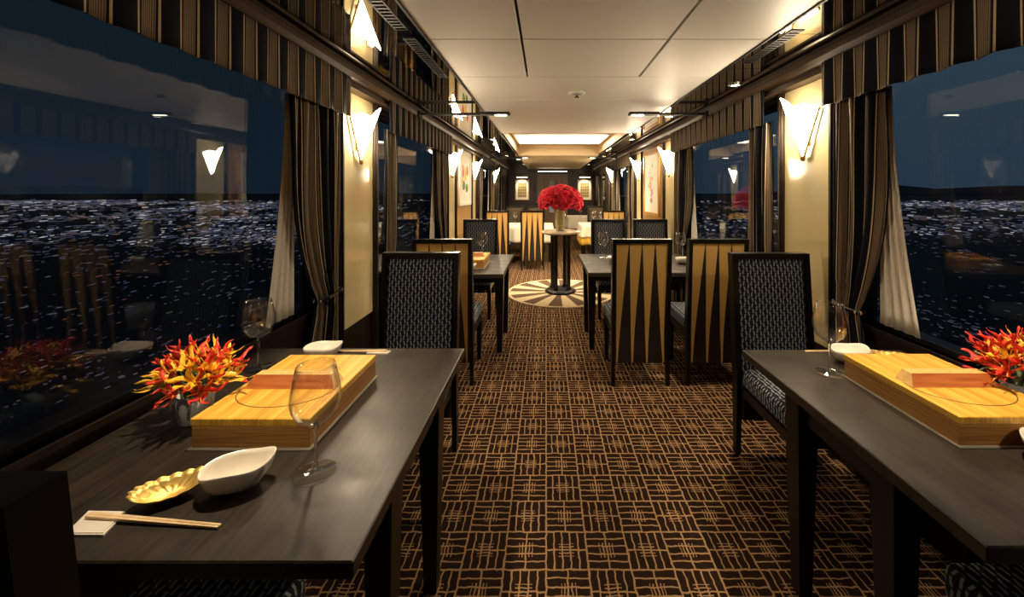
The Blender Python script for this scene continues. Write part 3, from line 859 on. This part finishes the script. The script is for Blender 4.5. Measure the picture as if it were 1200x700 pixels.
for (x, y, rz, lab, pr) in (
    (-0.785, 0.725, 0, 'dark chair at the bottom left corner, pushed up to the nearest left table', chair_b),
    (1.19, 0.74, 0, 'chair at the bottom right corner, its patterned seat under the nearest right table', chair_b),
    (-0.69, 1.84, PI, 'navy chain-patterned high-backed chair facing us behind the nearest left table', chair_b),
    (1.22, 1.82, PI, 'navy chain-patterned high-backed chair facing us behind the nearest right table', chair_b),
    (-0.735, 3.02, 0, 'gold and black back of the chair before the second left table', chair_b),
    (0.68, 3.02, 0, 'gold and black spiked back of the chair by the aisle before the second right table', chair_b),
    (1.22, 3.02, 0, 'gold and black spiked back of the window-side chair before the second right table', chair_b),
    (-0.80, 4.42, PI, 'blue-looking patterned chair facing us behind the second left table', chair_b),
    (0.76, 4.42, PI, 'patterned chair by the aisle facing us behind the second right table', chair_b),
    (1.27, 4.42, PI, 'patterned chair by the window facing us behind the second right table', chair_b),
    (-0.87, 7.12, 0, 'gold spiked chair back by the left wall before the left cream cloth table', chair_b),
    (-0.245, 7.12, 0, 'gold spiked chair back by the aisle, left behind the round flower table', chair_b),
    (1.22, 7.22, 0, 'gold spiked chair back before the near right cream cloth table', chair_b),
    (-0.74, 8.95, PI, 'brown patterned chair by the left wall beyond the left cream cloth table', chair_n),
    (-0.24, 8.95, PI, 'brown patterned chair by the aisle beyond the left cream cloth table', chair_n),
    (1.20, 8.95, PI, 'brown patterned chair beyond the near right cream cloth table', chair_n),
):
    place(pr, x, y, rz, lab)

# ------------------------------------------------------------------ tables
def table(x0, x1, y0, y1, label, ln=0.25, lf=0.31):
    cx, cy = (x0 + x1) / 2, (y0 + y1) / 2
    t = thing('dining_table', label, 'table', (cx, cy, 0), 0, 'dark wood dining tables')
    a, c, d, f = x0 - cx, x1 - cx, y0 - cy, y1 - cy
    q = MB(); q.box(a, c, d, f, ZT - 0.035, ZT, bev=0.003, seg=1); q.build('tabletop', M['table'], t)
    q = MB()
    xa, xb, ya, yb = a + 0.035, c - 0.035, d + ln - 0.02, f - lf + 0.02
    q.box(xa, xa + 0.02, ya, yb, ZT - 0.11, ZT - 0.035); q.box(xb - 0.02, xb, ya, yb, ZT - 0.11, ZT - 0.035)
    q.box(xa + 0.02, xb - 0.02, ya, ya + 0.02, ZT - 0.11, ZT - 0.035); q.box(xa + 0.02, xb - 0.02, yb - 0.02, yb, ZT - 0.11, ZT - 0.035)
    q.build('apron', M['black_wood'], t)
    for lx in (a + 0.05, c - 0.05):
        for ly in (d + ln, f - lf):
            q = MB(); q.box(lx - 0.022, lx + 0.022, ly - 0.022, ly + 0.022, 0.0, ZT - 0.036, top=(-0.014, -0.014)); q.build('leg', M['black_wood'], t)
    return t
table(-1.23, -0.355, 0.705, 1.67, 'dark wood table at the near left carrying a bamboo box and gold dish')
table(0.845, 1.525, 0.735, 1.655, 'dark wood table at the near right carrying a bamboo box')
table(-1.18, -0.355, 3.17, 4.18, 'dark wood table, second on the left, behind the gold backed chair', 0.19, 0.35)
table(0.355, 1.44, 3.23, 4.20, 'dark wood table for four, second on the right, behind two gold backed chairs', 0.19, 0.35)
table(-1.10, 0.13, 7.42, 8.42, 'table under a cream cloth at the far left', 0.25, 0.31)
table(0.72, 1.38, 7.55, 8.45, 'table under a cream cloth over gold linen at the far right', 0.25, 0.31)
table(0.60, 1.38, 10.2, 11.1, 'table under a cream cloth farthest on the right', 0.25, 0.31)

def cloth(x0, x1, y0, y1, drop, label, mat, name='tablecloth', off=0.0, cat='tablecloth'):
    cx, cy = (x0 + x1) / 2, (y0 + y1) / 2
    hx, hy = (x1 - x0) / 2, (y1 - y0) / 2
    q = MB()
    n = 160; per = 4 * (hx + hy)
    def rim(s, out):
        d = s * per
        X, Y = hx + out, hy + out
        for (L, f) in ((2 * hx, lambda k: (-X + 2 * X * k, -Y)), (2 * hy, lambda k: (X, -Y + 2 * Y * k)), (2 * hx, lambda k: (X - 2 * X * k, Y)), (2 * hy, lambda k: (-X, Y - 2 * Y * k))):
            if d <= L: return f(d / L)
            d -= L
        return (-X, -Y)
    rows = []
    zt = 0.004 + off
    for j in range(9):
        row = []
        for i in range(n):
            s = i / n
            if j == 0: p = (*rim(s, -0.01), zt)
            else:
                k = (j - 1) / 7
                out = 0.010 + off + 0.026 * k + (0.020 * k) * math.sin(2 * PI * s * 19)
                p = (*rim(s, out), zt - 0.004 - drop * k)
            row.append(q.bm.verts.new(p))
        rows.append(row)
    q.bm.faces.new(rows[0])
    for j in range(8):
        for i in range(n):
            f = q.bm.faces.new((rows[j][i], rows[j][(i + 1) % n], rows[j + 1][(i + 1) % n], rows[j + 1][i])); f.smooth = j > 0
    return tag(q.build(name, mat, loc=(cx, cy, ZT), solid=0.003), label, cat)
cloth(-1.10, 0.13, 7.42, 8.42, 0.30, 'cream linen cloth draped over the far left table', M['cloth'])
cloth(0.72, 1.38, 7.55, 8.45, 0.36, 'gold linen underlay hanging below the cream cloth at the far right', M['gold_linen'], 'table_underlay', cat='table underlay')
cloth(0.72, 1.38, 7.55, 8.45, 0.22, 'cream linen cloth over the gold underlay at the far right', M['cloth'], off=0.006)
cloth(0.60, 1.38, 10.2, 11.1, 0.30, 'cream linen cloth on the farthest right table before the end wall', M['cloth'])

# ------------------------------------------------------------------ round flower table on its medallion
RX, RY = 0.20, 5.38
rt = thing('round_rug', 'round cream and brown sunburst medallion in the carpet under the flower table', 'rug', (RX, RY, 0))
q = MB()
n = 48
for i in range(n):
    a0, a1 = 2 * PI * i / n, 2 * PI * (i + 1) / n
    am = (a0 + a1) / 2
    mi = i % 2
    r0, r1 = 0.14, 0.74
    for (ra, rb, m_) in ((r0, r1 - 0.035, (i // 2) % 2), (r1 - 0.035, r1, 0)):
        q.prism([(ra * math.cos(a0), ra * math.sin(a0), 0), (rb * math.cos(a0), rb * math.sin(a0), 0), (rb * math.cos(a1), rb * math.sin(a1), 0), (ra * math.cos(a1), ra * math.sin(a1), 0)], (0, 0, 0.006), m_)
q.build('sunburst', [M['rug_cream'], M['rug_brown']], rt)
q = MB(); q.cyl((0, 0, 0), 0.14, 0.006, 48); q.build('centre', M['rug_brown'], rt)

ft = thing('round_table', 'small round pedestal table with black columns holding the red flowers', 'table', (RX, RY, 0.006))
q = MB(); q.lathe([(0, 0), (0.215, 0), (0.22, 0.012), (0.20, 0.035), (0.17, 0.045), (0, 0.045)], 48); q.build('base', M['black_wood'], ft)
for k in range(4):
    a = PI / 4 + k * PI / 2 + 0.25
    q = MB(); c = (0.13 * math.cos(a), 0.13 * math.sin(a), 0.045)
    q.lathe([(0, 0), (0.036, 0), (0.036, 0.02), (0.026, 0.03), (0.026, 0.73), (0.036, 0.74), (0.036, 0.76), (0, 0.76)], 20, c); q.build('column', M['black_wood'], ft)
q = MB(); q.lathe([(0, 0.805), (0.23, 0.805), (0.24, 0.815), (0.24, 0.822), (0, 0.822)], 48); q.build('top_support', M['black_wood'], ft)
q = MB(); q.lathe([(0, 0.822), (0.275, 0.822), (0.282, 0.832), (0.275, 0.846), (0, 0.846)], 56); q.build('tabletop', M['marble'], ft)

fv = thing('flower_vase', 'tall flared glass vase with a big red bouquet on the round table', 'flower vase', (RX, RY, 0.852))
q = MB(); q.lathe([(0, 0), (0.062, 0), (0.065, 0.01), (0.085, 0.31), (0.081, 0.31), (0.061, 0.012), (0, 0.012)], 32); q.build('vase', M['tall_vase_glass'], fv)
q = MB()
for k in range(12):
    a = 2 * PI * k / 12
    q.sheet(lambda s, v: ((0.053 + 0.018 * v - 0.004 * (k % 2)) * math.cos(a + (s - 0.5) * 0.75 * (1.1 - 0.3 * v)), (0.053 + 0.018 * v - 0.004 * (k % 2)) * math.sin(a + (s - 0.5) * 0.75 * (1.1 - 0.3 * v)), 0.016 + 0.27 * v), 4, 6)
q.build('leaf_lining', M['vase_leaf'], fv, solid=0.001)
q = MB()
for k in range(16):
    a = 2 * PI * k / 16; r = 0.02 + 0.02 * (k % 2)
    q.tube([(r * math.cos(a), r * math.sin(a), 0.016), (1.2 * r * math.cos(a), 1.2 * r * math.sin(a), 0.26), (3.4 * r * math.cos(a), 3.4 * r * math.sin(a), 0.42)], 0.003, 5)
q.build('stems', M['green'], fv)
def bloom_mesh(rnd, R, mats, name):
    q = MB()
    for ring, (tilt, cnt, l) in enumerate(((0.25, 5, 0.55), (0.6, 7, 0.75), (1.0, 9, 0.95), (1.45, 10, 1.0))):
        for k in range(cnt):
            a = 2 * PI * (k + rnd.random() * 0.6) / cnt + ring
            tl = tilt + rnd.uniform(-0.15, 0.15)
            d = Vector((math.sin(tl) * math.cos(a), math.sin(tl) * math.sin(a), math.cos(tl)))
            sd = Vector((-math.sin(a), math.cos(a), 0)); nn = d.cross(sd)
            LL, WW = R * l * rnd.uniform(0.85, 1.1), R * 0.36
            ph = rnd.random() * 6
            def fn(s, v):
                w = (0.25 + 0.9 * v) * WW * (1 - 0.25 * v * v)
                return Vector(d * (LL * v) + sd * ((s - 0.5) * 2 * w) + nn * (0.10 * R * math.sin(s * 9 + ph) * v + 0.2 * R * v * v - 0.3 * R * (s - 0.5) ** 2))
            q.sheet(fn, 4, 3)
    me_o = q.build(name, mats, solid=0.0008)
    return me_o
rnd = random.Random(4)
heads = []
prot = [bloom_mesh(rnd, 0.072, M['red'], 'red_bloom'), bloom_mesh(rnd, 0.068, M['crimson'], 'red_bloom'), bloom_mesh(rnd, 0.075, M['red'], 'red_bloom')]
cen = Vector((0, 0, 0.40))
i = 0; N = 62
for k in range(N):
    z = 1 - (k + 0.5) / N * 1.28
    th = k * PI * (3 - math.sqrt(5))
    r = math.sqrt(max(0, 1 - z * z))
    dd = Vector((r * math.cos(th), r * math.sin(th), z))
    p = cen + Vector((dd.x * 0.255, dd.y * 0.25, dd.z * (0.20 if dd.z > 0 else 0.15)))
    o = prot[k] if k < 3 else prot[k % 3].copy()
    if k >= 3: COL.objects.link(o)
    o.parent = fv; o.location = p
    o.rotation_euler = Vector((dd.x, dd.y, dd.z + 0.35)).to_track_quat('Z', 'Y').to_euler()
    s_ = rnd.uniform(0.9, 1.12); o.scale = (s_, s_, s_)

# ------------------------------------------------------------------ tableware
def make_wine_glass(label, name='wine_glass'):
    t = thing(name, label, 'wine glass', (0, 0, 0), 0, 'stemmed wine glasses')
    q = MB(); q.lathe([(0, 0.0007), (0.046, 0.0007), (0.047, 0.0015), (0.044, 0.003), (0.02, 0.006), (0.006, 0.011), (0, 0.011)], 40); q.build('foot', M['glass'], t)
    q = MB(); q.lathe([(0.006, 0.011), (0.0042, 0.02), (0.0038, 0.06), (0.0042, 0.10), (0.008, 0.117), (0, 0.117)], 16); q.build('stem', M['stem'], t)
    out = [(0.0, 0.117), (0.010, 0.117), (0.026, 0.124), (0.042, 0.139), (0.052, 0.160), (0.056, 0.180), (0.054, 0.205), (0.048, 0.235), (0.042, 0.262)]
    inn = [(r - 0.0012, z + 0.0012) for r, z in out[::-1][:-1]] + [(0, 0.1195)]
    inn[0] = (out[-1][0] - 0.0012, out[-1][1])
    q = MB(); q.lathe(out + inn, 44); q.build('bowl', M['glass'], t)
    return t
wg = make_wine_glass('x')
for i, (x, y, z, lab) in enumerate((
    (-0.558, 0.930, ZT, 'wine glass in front of the bamboo box on the nearest left table'),
    (-1.108, 1.480, ZT, 'wine glass by the window behind the flowers on the nearest left table'),
    (1.065, 1.443, ZT, 'wine glass beside the bamboo box on the nearest right table'),
    (-0.667, 4.00, ZT, 'wine glass behind the small bamboo box on the second left table'),
    (0.59, 3.98, ZT, 'wine glass near the aisle edge of the second right table'),
    (1.38, 3.95, ZT, 'wine glass by the window on the second right table'),
    (-0.66, 8.20, ZT + 0.006, 'wine glass on the far left cream cloth between gold chair backs'),
    (1.00, 8.10, ZT + 0.012, 'left of two wine glasses on the near right cream cloth'),
    (1.16, 8.10, ZT + 0.012, 'right of two wine glasses on the near right cream cloth'),
    (0.95, 10.6, ZT + 0.006, 'wine glass on the farthest cream cloth before the end wall'),
)):
    if i == 0: wg.location = (x, y, z); wg['label'] = lab
    else: dup(wg, (x, y, z), 0, lab)

# bamboo boxes
def make_box(label):
    t = thing('bamboo_box', label, 'bamboo box', (0, 0, 0), 0, 'bamboo lidded boxes')
    w, d = 0.316, 0.40
    q = MB(); q.box(-w / 2 - 0.004, w / 2 + 0.004, -d / 2 - 0.004, d / 2 + 0.004, 0.0, 0.003); q.build('base_sheet', M['paper'], t)
    q = MB(); q.box(-w / 2 + 0.002, w / 2 - 0.002, -d / 2 + 0.002, d / 2 - 0.002, 0.003, 0.060, bev=0.0015, seg=1); q.build('body', M['bamboo_shaded'], t)
    q = MB(); q.box(-w / 2, w / 2, -d / 2, d / 2, 0.061, 0.081, bev=0.002, seg=1)
    lid = q.build('lid', M['bamboo'], t)
    q = MB(); n = 64
    cy = -0.045
    q.tube([(0.140 * math.cos(2 * PI * i / n), cy + 0.102 * math.sin(2 * PI * i / n), 0.0806) for i in range(n)], 0.0017, 6, closed=True)
    q.build('oval_groove', M['groove'], lid)
    # trapezoid handle: broad front slope, chamfered ends
    q = MB(); z0, z1 = 0.081, 0.104
    z1 = 0.114; a = [(-0.136, -0.048, z0), (0.136, -0.048, z0), (0.136, 0.014, z0), (-0.136, 0.014, z0)]
    c = [(-0.118, -0.024, z1), (0.118, -0.024, z1), (0.118, 0.008, z1), (-0.118, 0.008, z1)]
    va = [q.bm.verts.new(p) for p in a]; vb = [q.bm.verts.new(p) for p in c]
    q.bm.faces.new(va[::-1]); f = q.bm.faces.new(vb); f.material_index = 1
    for i in range(4):
        f = q.bm.faces.new((va[i], va[(i + 1) % 4], vb[(i + 1) % 4], vb[i])); f.material_index = 1 if i in (1, 3) else 0
    q.build('handle', [M['handle'], M['handle_lit']], t)
    return t
bb = make_box('x')
bb.location = (-0.782, 1.213, ZT); bb['label'] = 'bamboo box with a wedge handle on the nearest left table'
dup(bb, (1.258, 1.222, ZT), 0, 'bamboo box with a wedge handle on the nearest right table')
dup(bb, (-0.71, 3.60, ZT), 0, 'bamboo box partly hidden behind a gold chair back on the second left table')

# boat bowls and leaf dishes
def make_bowl():
    t = MB()
    def fn(p, a, r):
        k = r / 0.08
        lift = 0.007 * k * k * (0.5 + 0.5 * math.cos(a)) + 0.004 * k * math.sin(3 * a + 1)
        ww = 1 + 0.02 * math.sin(5 * a)
        return Vector((p.x * ww, p.y * ww, p.z + lift))
    pr = [(0, 0), (0.030, 0.0), (0.052, 0.010), (0.068, 0.026), (0.076, 0.046), (0.078, 0.056), (0.0755, 0.057), (0.071, 0.047), (0.061, 0.029), (0.043, 0.014), (0, 0.008)]
    t.lathe(pr, 40, sx=1.0, sy=0.70, fn=fn)
    return t.build('boat_bowl', M['china'])
bw = make_bowl()
R_ = math.radians
tag(bw, 'cream boat-shaped bowl beside the gold dish on the nearest left table', 'bowl', 'cream boat-shaped bowls')
bw.location = (-0.708, 0.882, ZT); bw.scale = (0.93, 0.93, 0.98); bw.rotation_euler = (0, 0, R_(24))
for (x, y, rz, s, lab) in ((-0.91, 1.565, 10, 0.93, 'cream bowl behind the bamboo box on the nearest left table'),
                           (1.215, 1.535, 8, 0.95, 'cream bowl behind the bamboo box on the nearest right table'),
                           (1.275, 0.962, 20, 1.0, 'cream bowl cut off by the right edge, on the nearest right table'),
                           (0.66, 3.70, 10, 0.95, 'cream bowl by the wine glass on the second right table'),
                           (1.30, 3.65, 10, 0.95, 'cream bowl between the gold chair backs on the second right table'),
                           (-0.67, 3.31, 10, 0.9, 'cream bowl in front of the bamboo box on the second left table')):
    o = bw.copy(); COL.objects.link(o); o.location = (x, y, ZT); o.rotation_euler = (0, 0, R_(rz)); o.scale = (s, s, s); o['label'] = lab
def make_leaf_dish():
    q = MB()
    nn = 96
    def fn(p, a, r):
        k = r / 0.075
        fl = 1 + 0.055 * k * abs(math.sin(9 * a)) - 0.03 * k
        dz = 0.004 * k * abs(math.sin(9 * a)) + 0.010 * k * k * math.cos(a) ** 2
        return Vector((p.x * fl, p.y * fl, p.z + dz))
    pr = [(0, 0), (0.028, 0.0), (0.045, 0.005), (0.062, 0.012), (0.076, 0.022), (0.0765, 0.0235), (0.062, 0.0140), (0.045, 0.007), (0.028, 0.002), (0, 0.002)]
    q.lathe(pr, nn, sx=1.0, sy=0.52, fn=fn)
    return q.build('leaf_dish', M['gold'])
ld = tag(make_leaf_dish(), 'gold scalloped leaf-shaped dish on the nearest left table', 'dish', 'gold leaf-shaped dishes')
ld.location = (-0.834, 0.857, ZT); ld.scale = (0.9, 0.9, 0.9); ld.rotation_euler = (R_(9), 0, R_(33)); ld.location.z = ZT + 0.004
o = ld.copy(); COL.objects.link(o); o.location = (1.385, 1.56, ZT); o.rotation_euler = (0, 0, R_(-15)); o.scale = (0.8, 0.8, 0.8); o['label'] = 'gold scalloped dish behind the bamboo box on the nearest right table'

# chopsticks on their rests
def make_chopsticks(L):
    t = thing('chopsticks', 'x', 'chopsticks', (0, 0, 0), 0, 'pairs of pale chopsticks')
    for sg in (-1, 1):
        q = MB()
        a, c = 0.0030, 0.0020
        q.prism([(0, sg * 0.0032 - a, -a), (0, sg * 0.0032 + a, -a), (0, sg * 0.0032 + a, a), (0, sg * 0.0032 - a, a)], (L * 0.001, 0, 0))
        v0 = [q.bm.verts.new((L * 0.001, sg * 0.0032 + y, z)) for y, z in ((-a, -a), (a, -a), (a, a), (-a, a))]
        v1 = [q.bm.verts.new((L, sg * 0.0026 + y, z)) for y, z in ((-c, -c), (c, -c), (c, c), (-c, c))]
        for i in range(4): q.bm.faces.new((v0[i], v0[(i + 1) % 4], v1[(i + 1) % 4], v1[i]))
        q.bm.faces.new(v0[::-1]); q.bm.faces.new(v1)
        q.build('chopstick', M['pale_wood'], t)
    return t
def rest(pts, label):
    q = MB()
    cx = sum(p[0] for p in pts) / 4; cy = sum(p[1] for p in pts) / 4
    P = [(p[0] - cx, p[1] - cy) for p in pts]
    q.prism([(x, y, 0) for x, y in P], (0, 0, 0.004))
    q.prism([(x * 0.9, y * 0.9, 0.004) for x, y in P], (0, 0, 0.0015))
    return tag(q.build('chopstick_rest', M['china'], loc=(cx, cy, ZT)), label, 'chopstick rest', 'chopstick rests')
rest([(-0.950, 0.757), (-0.872, 0.757), (-0.886, 0.812), (-0.970, 0.814)], 'pale slanted chopstick rest at the near edge of the left table')
cs = make_chopsticks(0.29); cs['label'] = 'pale wooden chopsticks at the near edge of the left table'
# one end on the rest, the tips slope to the table
cs.location = (-0.950, 0.797, ZT + 0.0088); cs.rotation_euler = (0, R_(1.1), R_(-4))
rest([(-0.755, 1.612), (-0.665, 1.606), (-0.660, 1.634), (-0.750, 1.640)], 'pale chopstick rest at the far edge of the left table')
c2 = dup(cs, (-0.672, 1.622, ZT + 0.0088), 0, 'pale wooden chopsticks at the far edge of the left table'); c2.rotation_euler = (0, R_(1.1), R_(178))
c2.scale = (0.75, 1, 1)
rest([(1.33, 1.612), (1.40, 1.606), (1.405, 1.634), (1.335, 1.640)], 'pale chopstick rest at the far edge of the right table')
c3 = dup(cs, (1.39, 1.622, ZT + 0.0088), 0, 'pale wooden chopsticks at the far edge of the right table'); c3.rotation_euler = (0, R_(1.1), R_(178))

# gloriosa flower arrangements in small tumblers
def lily_mesh(rnd, name, bias):
    q = MB()
    for k in range(6):
        a = 2 * PI * k / 6 + rnd.uniform(-0.2, 0.2)
        L = rnd.uniform(0.058, 0.092); ph = rnd.random() * 6
        curl = rnd.uniform(0.7, 1.5); w0 = 0.0044
        out = Vector((math.cos(a), math.sin(a), 0)); sd = Vector((-math.sin(a), math.cos(a), 0))
        nv = 9
        pts = []
        p = Vector((0, 0, 0)); an = 0.75
        for j in range(nv + 1):
            pts.append(p.copy())
            an_ = 0.85 - 0.5 * curl * math.sin(PI * 0.5 * j / nv) + curl * 0.9 * (j / nv) ** 2
            p = p + (out * math.cos(an_) + Vector((0, 0, 1)) * math.sin(an_)) * (L / nv)
        rows = []
        for j in range(nv + 1):
            v = j / nv
            w = w0 * (0.35 + 1.5 * math.sin(PI * (0.12 + 0.86 * v)) ** 0.8 * (1 - 0.55 * v))
            wv = 0.0035 * math.sin(11 * v + ph)
            c = pts[j] + sd * (0.0065 * math.sin(8 * v + ph))
            rows.append([q.bm.verts.new(c - sd * w + Vector((0, 0, wv))), q.bm.verts.new(c + Vector((0, 0, -0.0015))), q.bm.verts.new(c + sd * w - Vector((0, 0, wv)))])
        for j in range(nv):
            for i in range(2):
                f = q.bm.faces.new((rows[j][i], rows[j][i + 1], rows[j + 1][i + 1], rows[j + 1][i])); f.smooth = True
                f.material_index = 1 if (j / nv < bias) else 0
    for k in range(5):
        a = 2 * PI * k / 5
        q.tube([(0, 0, 0), (0.018 * math.cos(a), 0.018 * math.sin(a), 0.022), (0.032 * math.cos(a), 0.032 * math.sin(a), 0.030)], 0.0008, 4, mi=1)
    return q.build(name, [M['orange_red'], M['yellow']], solid=0.0007)
def arrangement(loc, label, seed, n, spread, biases, flat=1.0, lean=0.0):
    rnd = random.Random(seed)
    t = thing('flower_arrangement', label, 'flowers', loc, 0, 'red and yellow lily arrangements')
    q = MB(); q.lathe([(0, 0), (0.036, 0), (0.038, 0.003), (0.047, 0.085), (0.0445, 0.085), (0.036, 0.006), (0, 0.006)], 30); q.build('tumbler', M['vase_glass'], t)
    q = MB(); st = MB()
    pr = [lily_mesh(rnd, 'lily', bz) for bz in biases]
    for k in range(n):
        th = k * PI * (3 - math.sqrt(5)) + rnd.uniform(-0.2, 0.2)
        el = 1 - (k + 0.5) / n * 1.0
        r = math.sqrt(1 - el * el * 0.9)
        d = Vector((r * math.cos(th), r * math.sin(th), el * 0.9 + 0.08))
        p = Vector((d.x * spread, d.y * spread * flat, 0.095 + d.z * 0.085))
        o = pr[k] if k < len(pr) else pr[(int(k / n * len(pr) * 0.999) + (k % 3 == 0)) % len(pr)].copy()
        if k >= len(pr): COL.objects.link(o)
        o.parent = t; o.location = p
        o.rotation_euler = (Vector((d.x, d.y, d.z + 0.45)).to_track_quat('Z', 'Y').to_matrix() @ Matrix.Rotation(rnd.random() * 6, 3, 'Z')).to_euler()
        s_ = rnd.uniform(0.85, 1.15); o.scale = (s_, s_, s_)
        st.tube([(0.018 * math.cos(th), 0.018 * math.sin(th), 0.012), (0.025 * math.cos(th), 0.025 * math.sin(th), 0.08), p], 0.0013, 5)
    st.build('stems', M['green'], t)
    for k in range(9):
        th = 2 * PI * k / 9 + rnd.random() * 0.4
        L = rnd.uniform(0.06, 0.10)
        out = Vector((math.cos(th), math.sin(th), 0)); sd = Vector((-math.sin(th), math.cos(th), 0))
        q.sheet(lambda s, v: out * (0.02 + L * v) + sd * ((s - 0.5) * 0.022 * math.sin(PI * (0.1 + 0.88 * v))) + Vector((0, 0, 0.08 + 0.04 * math.sin(2.6 * v) - 0.003 * abs(s - 0.5))), 4, 8)
    q.build('leaves', M['green'], t, solid=0.0006)
    return t
arrangement((-1.046, 1.146, ZT), 'red and yellow lilies in a small glass by the left window', 21, 19, 0.072, (0.0, 0.25, 0.75, 1.0), 0.9)
arrangement((1.486, 1.20, ZT), 'mostly red lilies at the right edge by the right window', 33, 19, 0.075, (0.8, 0.0, 0.15, 0.0), 0.9)

# ------------------------------------------------------------------ outside: night country and town lights
q = MB(); q.box(-2500, 2500, -1500, 2500, -9.5, -9.0)
struct(q.build('ground', M['ground']))
rnd = random.Random(9)
for sg, nm in ((1, 'right'),):
    q = MB()
    def hf(s, v):
        y = -600 + 2600 * s
        h = 34 * (0.5 + 0.3 * math.sin(4.1 * s * PI + (0 if sg < 0 else 2)) + 0.2 * math.sin(9.3 * s * PI + 1)) + 15
        return (sg * (1100 + 600 * v), y, -9 + h * math.sin(PI * v) ** 1.2 + 3 * math.sin(40 * s + 9 * v))
    q.sheet(hf, 90, 10)
    struct(q.build('distant_hill', M['hill']))
for sg, nm in ((-1, 'left'), (1, 'right')):
    q = MB()
    # towns: clusters of small lit facades and street lamps spread over the plain
    for c in range(190 if sg < 0 else 150):
        far = rnd.random() < 0.58
        dv = 0.026 + 0.105 * rnd.random() ** 1.7 if far else 0.13 + 0.40 * rnd.random() ** 1.4
        yd = (CH + 8.5) / dv
        ang = rnd.uniform(0.30, 1.75)
        tone = rnd.random()
        for i in range(rnd.randint(18, 60) if far else rnd.randint(8, 22)):
            yy = yd * (1 + rnd.gauss(0, 0.075)); dy = (CH + 8.5) / yy
            if yy < 14: continue
            xx = yd * ang + yd * rnd.gauss(0, 0.045)
            ln = yy * rnd.uniform(0.0012, 0.0085) * (1.0 if far else 0.8)
            wd = yy * rnd.uniform(0.0005, 0.0017)
            z = -9.0 + rnd.uniform(0.1, 1.6)
            r = rnd.random()
            if far: mi = (0 if r < 0.14 else 3 if r < 0.62 else 1 if r < 0.95 else 2) if tone > 0.10 else (2 if r < 0.35 else 3)
            else: mi = (4 if r < 0.85 else 3) if tone > 0.15 else 5
            x = sg * xx
            q.box(x - wd, x + wd, yy - ln, yy + ln, z, z + 1.1 * wd, mi=mi)
    o = q.build('city_lights', [M['city_white'], M['city_blue'], M['city_warm'], M['city_dim'], M['city_faint'], M['city_ember']])
    o['kind'] = 'stuff'
    tag(o, 'scattered night town lights seen through the %s windows' % nm, 'town lights')

# sky
w = bpy.data.worlds.new('night'); S.world = w
w.use_nodes = True
wn_, wl = w.node_tree.nodes, w.node_tree.links
bg = wn_['Background']
tcn = wn_.new('ShaderNodeTexCoord'); sx = wn_.new('ShaderNodeSeparateXYZ'); rp = wn_.new('ShaderNodeValToRGB'); rp2 = wn_.new('ShaderNodeValToRGB')
wl.new(tcn.outputs['Generated'], sx.inputs[0]); wl.new(sx.outputs[2], rp.inputs['Fac']); wl.new(sx.outputs[2], rp2.inputs['Fac'])
rp.color_ramp.elements[0].position = 0.0; rp.color_ramp.elements[0].color = (0.004, 0.0085, 0.014, 1)
rp.color_ramp.elements[1].position = 0.5; rp.color_ramp.elements[1].color = (0.0035, 0.0065, 0.0085, 1)
rp2.color_ramp.elements[0].position = 0.0; rp2.color_ramp.elements[0].color = (0.012, 0.022, 0.034, 1)
rp2.color_ramp.elements[1].position = 0.5; rp2.color_ramp.elements[1].color = (0.023, 0.037, 0.048, 1)
mr = wn_.new('ShaderNodeMapRange'); wl.new(sx.outputs[0], mr.inputs['Value']); mr.inputs['From Min'].default_value = -0.6; mr.inputs['From Max'].default_value = 0.6
mxn = wn_.new('ShaderNodeMix'); mxn.data_type = 'RGBA'
wl.new(mr.outputs[0], mxn.inputs[0]); wl.new(rp.outputs['Color'], mxn.inputs[6]); wl.new(rp2.outputs['Color'], mxn.inputs[7])
wl.new(mxn.outputs[2], bg.inputs['Color'])
bg.inputs['Strength'].default_value = 1.0

# ------------------------------------------------------------------ camera
cam = bpy.data.cameras.new('camera')
cam.sensor_fit = 'HORIZONTAL'; cam.sensor_width = 36.0
cam.lens = 450.0 / 1200.0 * 36.0
cam.shift_x = -40.0 / 1200.0
cam.shift_y = -125.0 / 1200.0
cam.clip_start = 0.05; cam.clip_end = 6000
co = bpy.data.objects.new('camera', cam); COL.objects.link(co)
co.location = (0, 0, CH); co.rotation_euler = (PI / 2, 0, 0)
S.camera = co
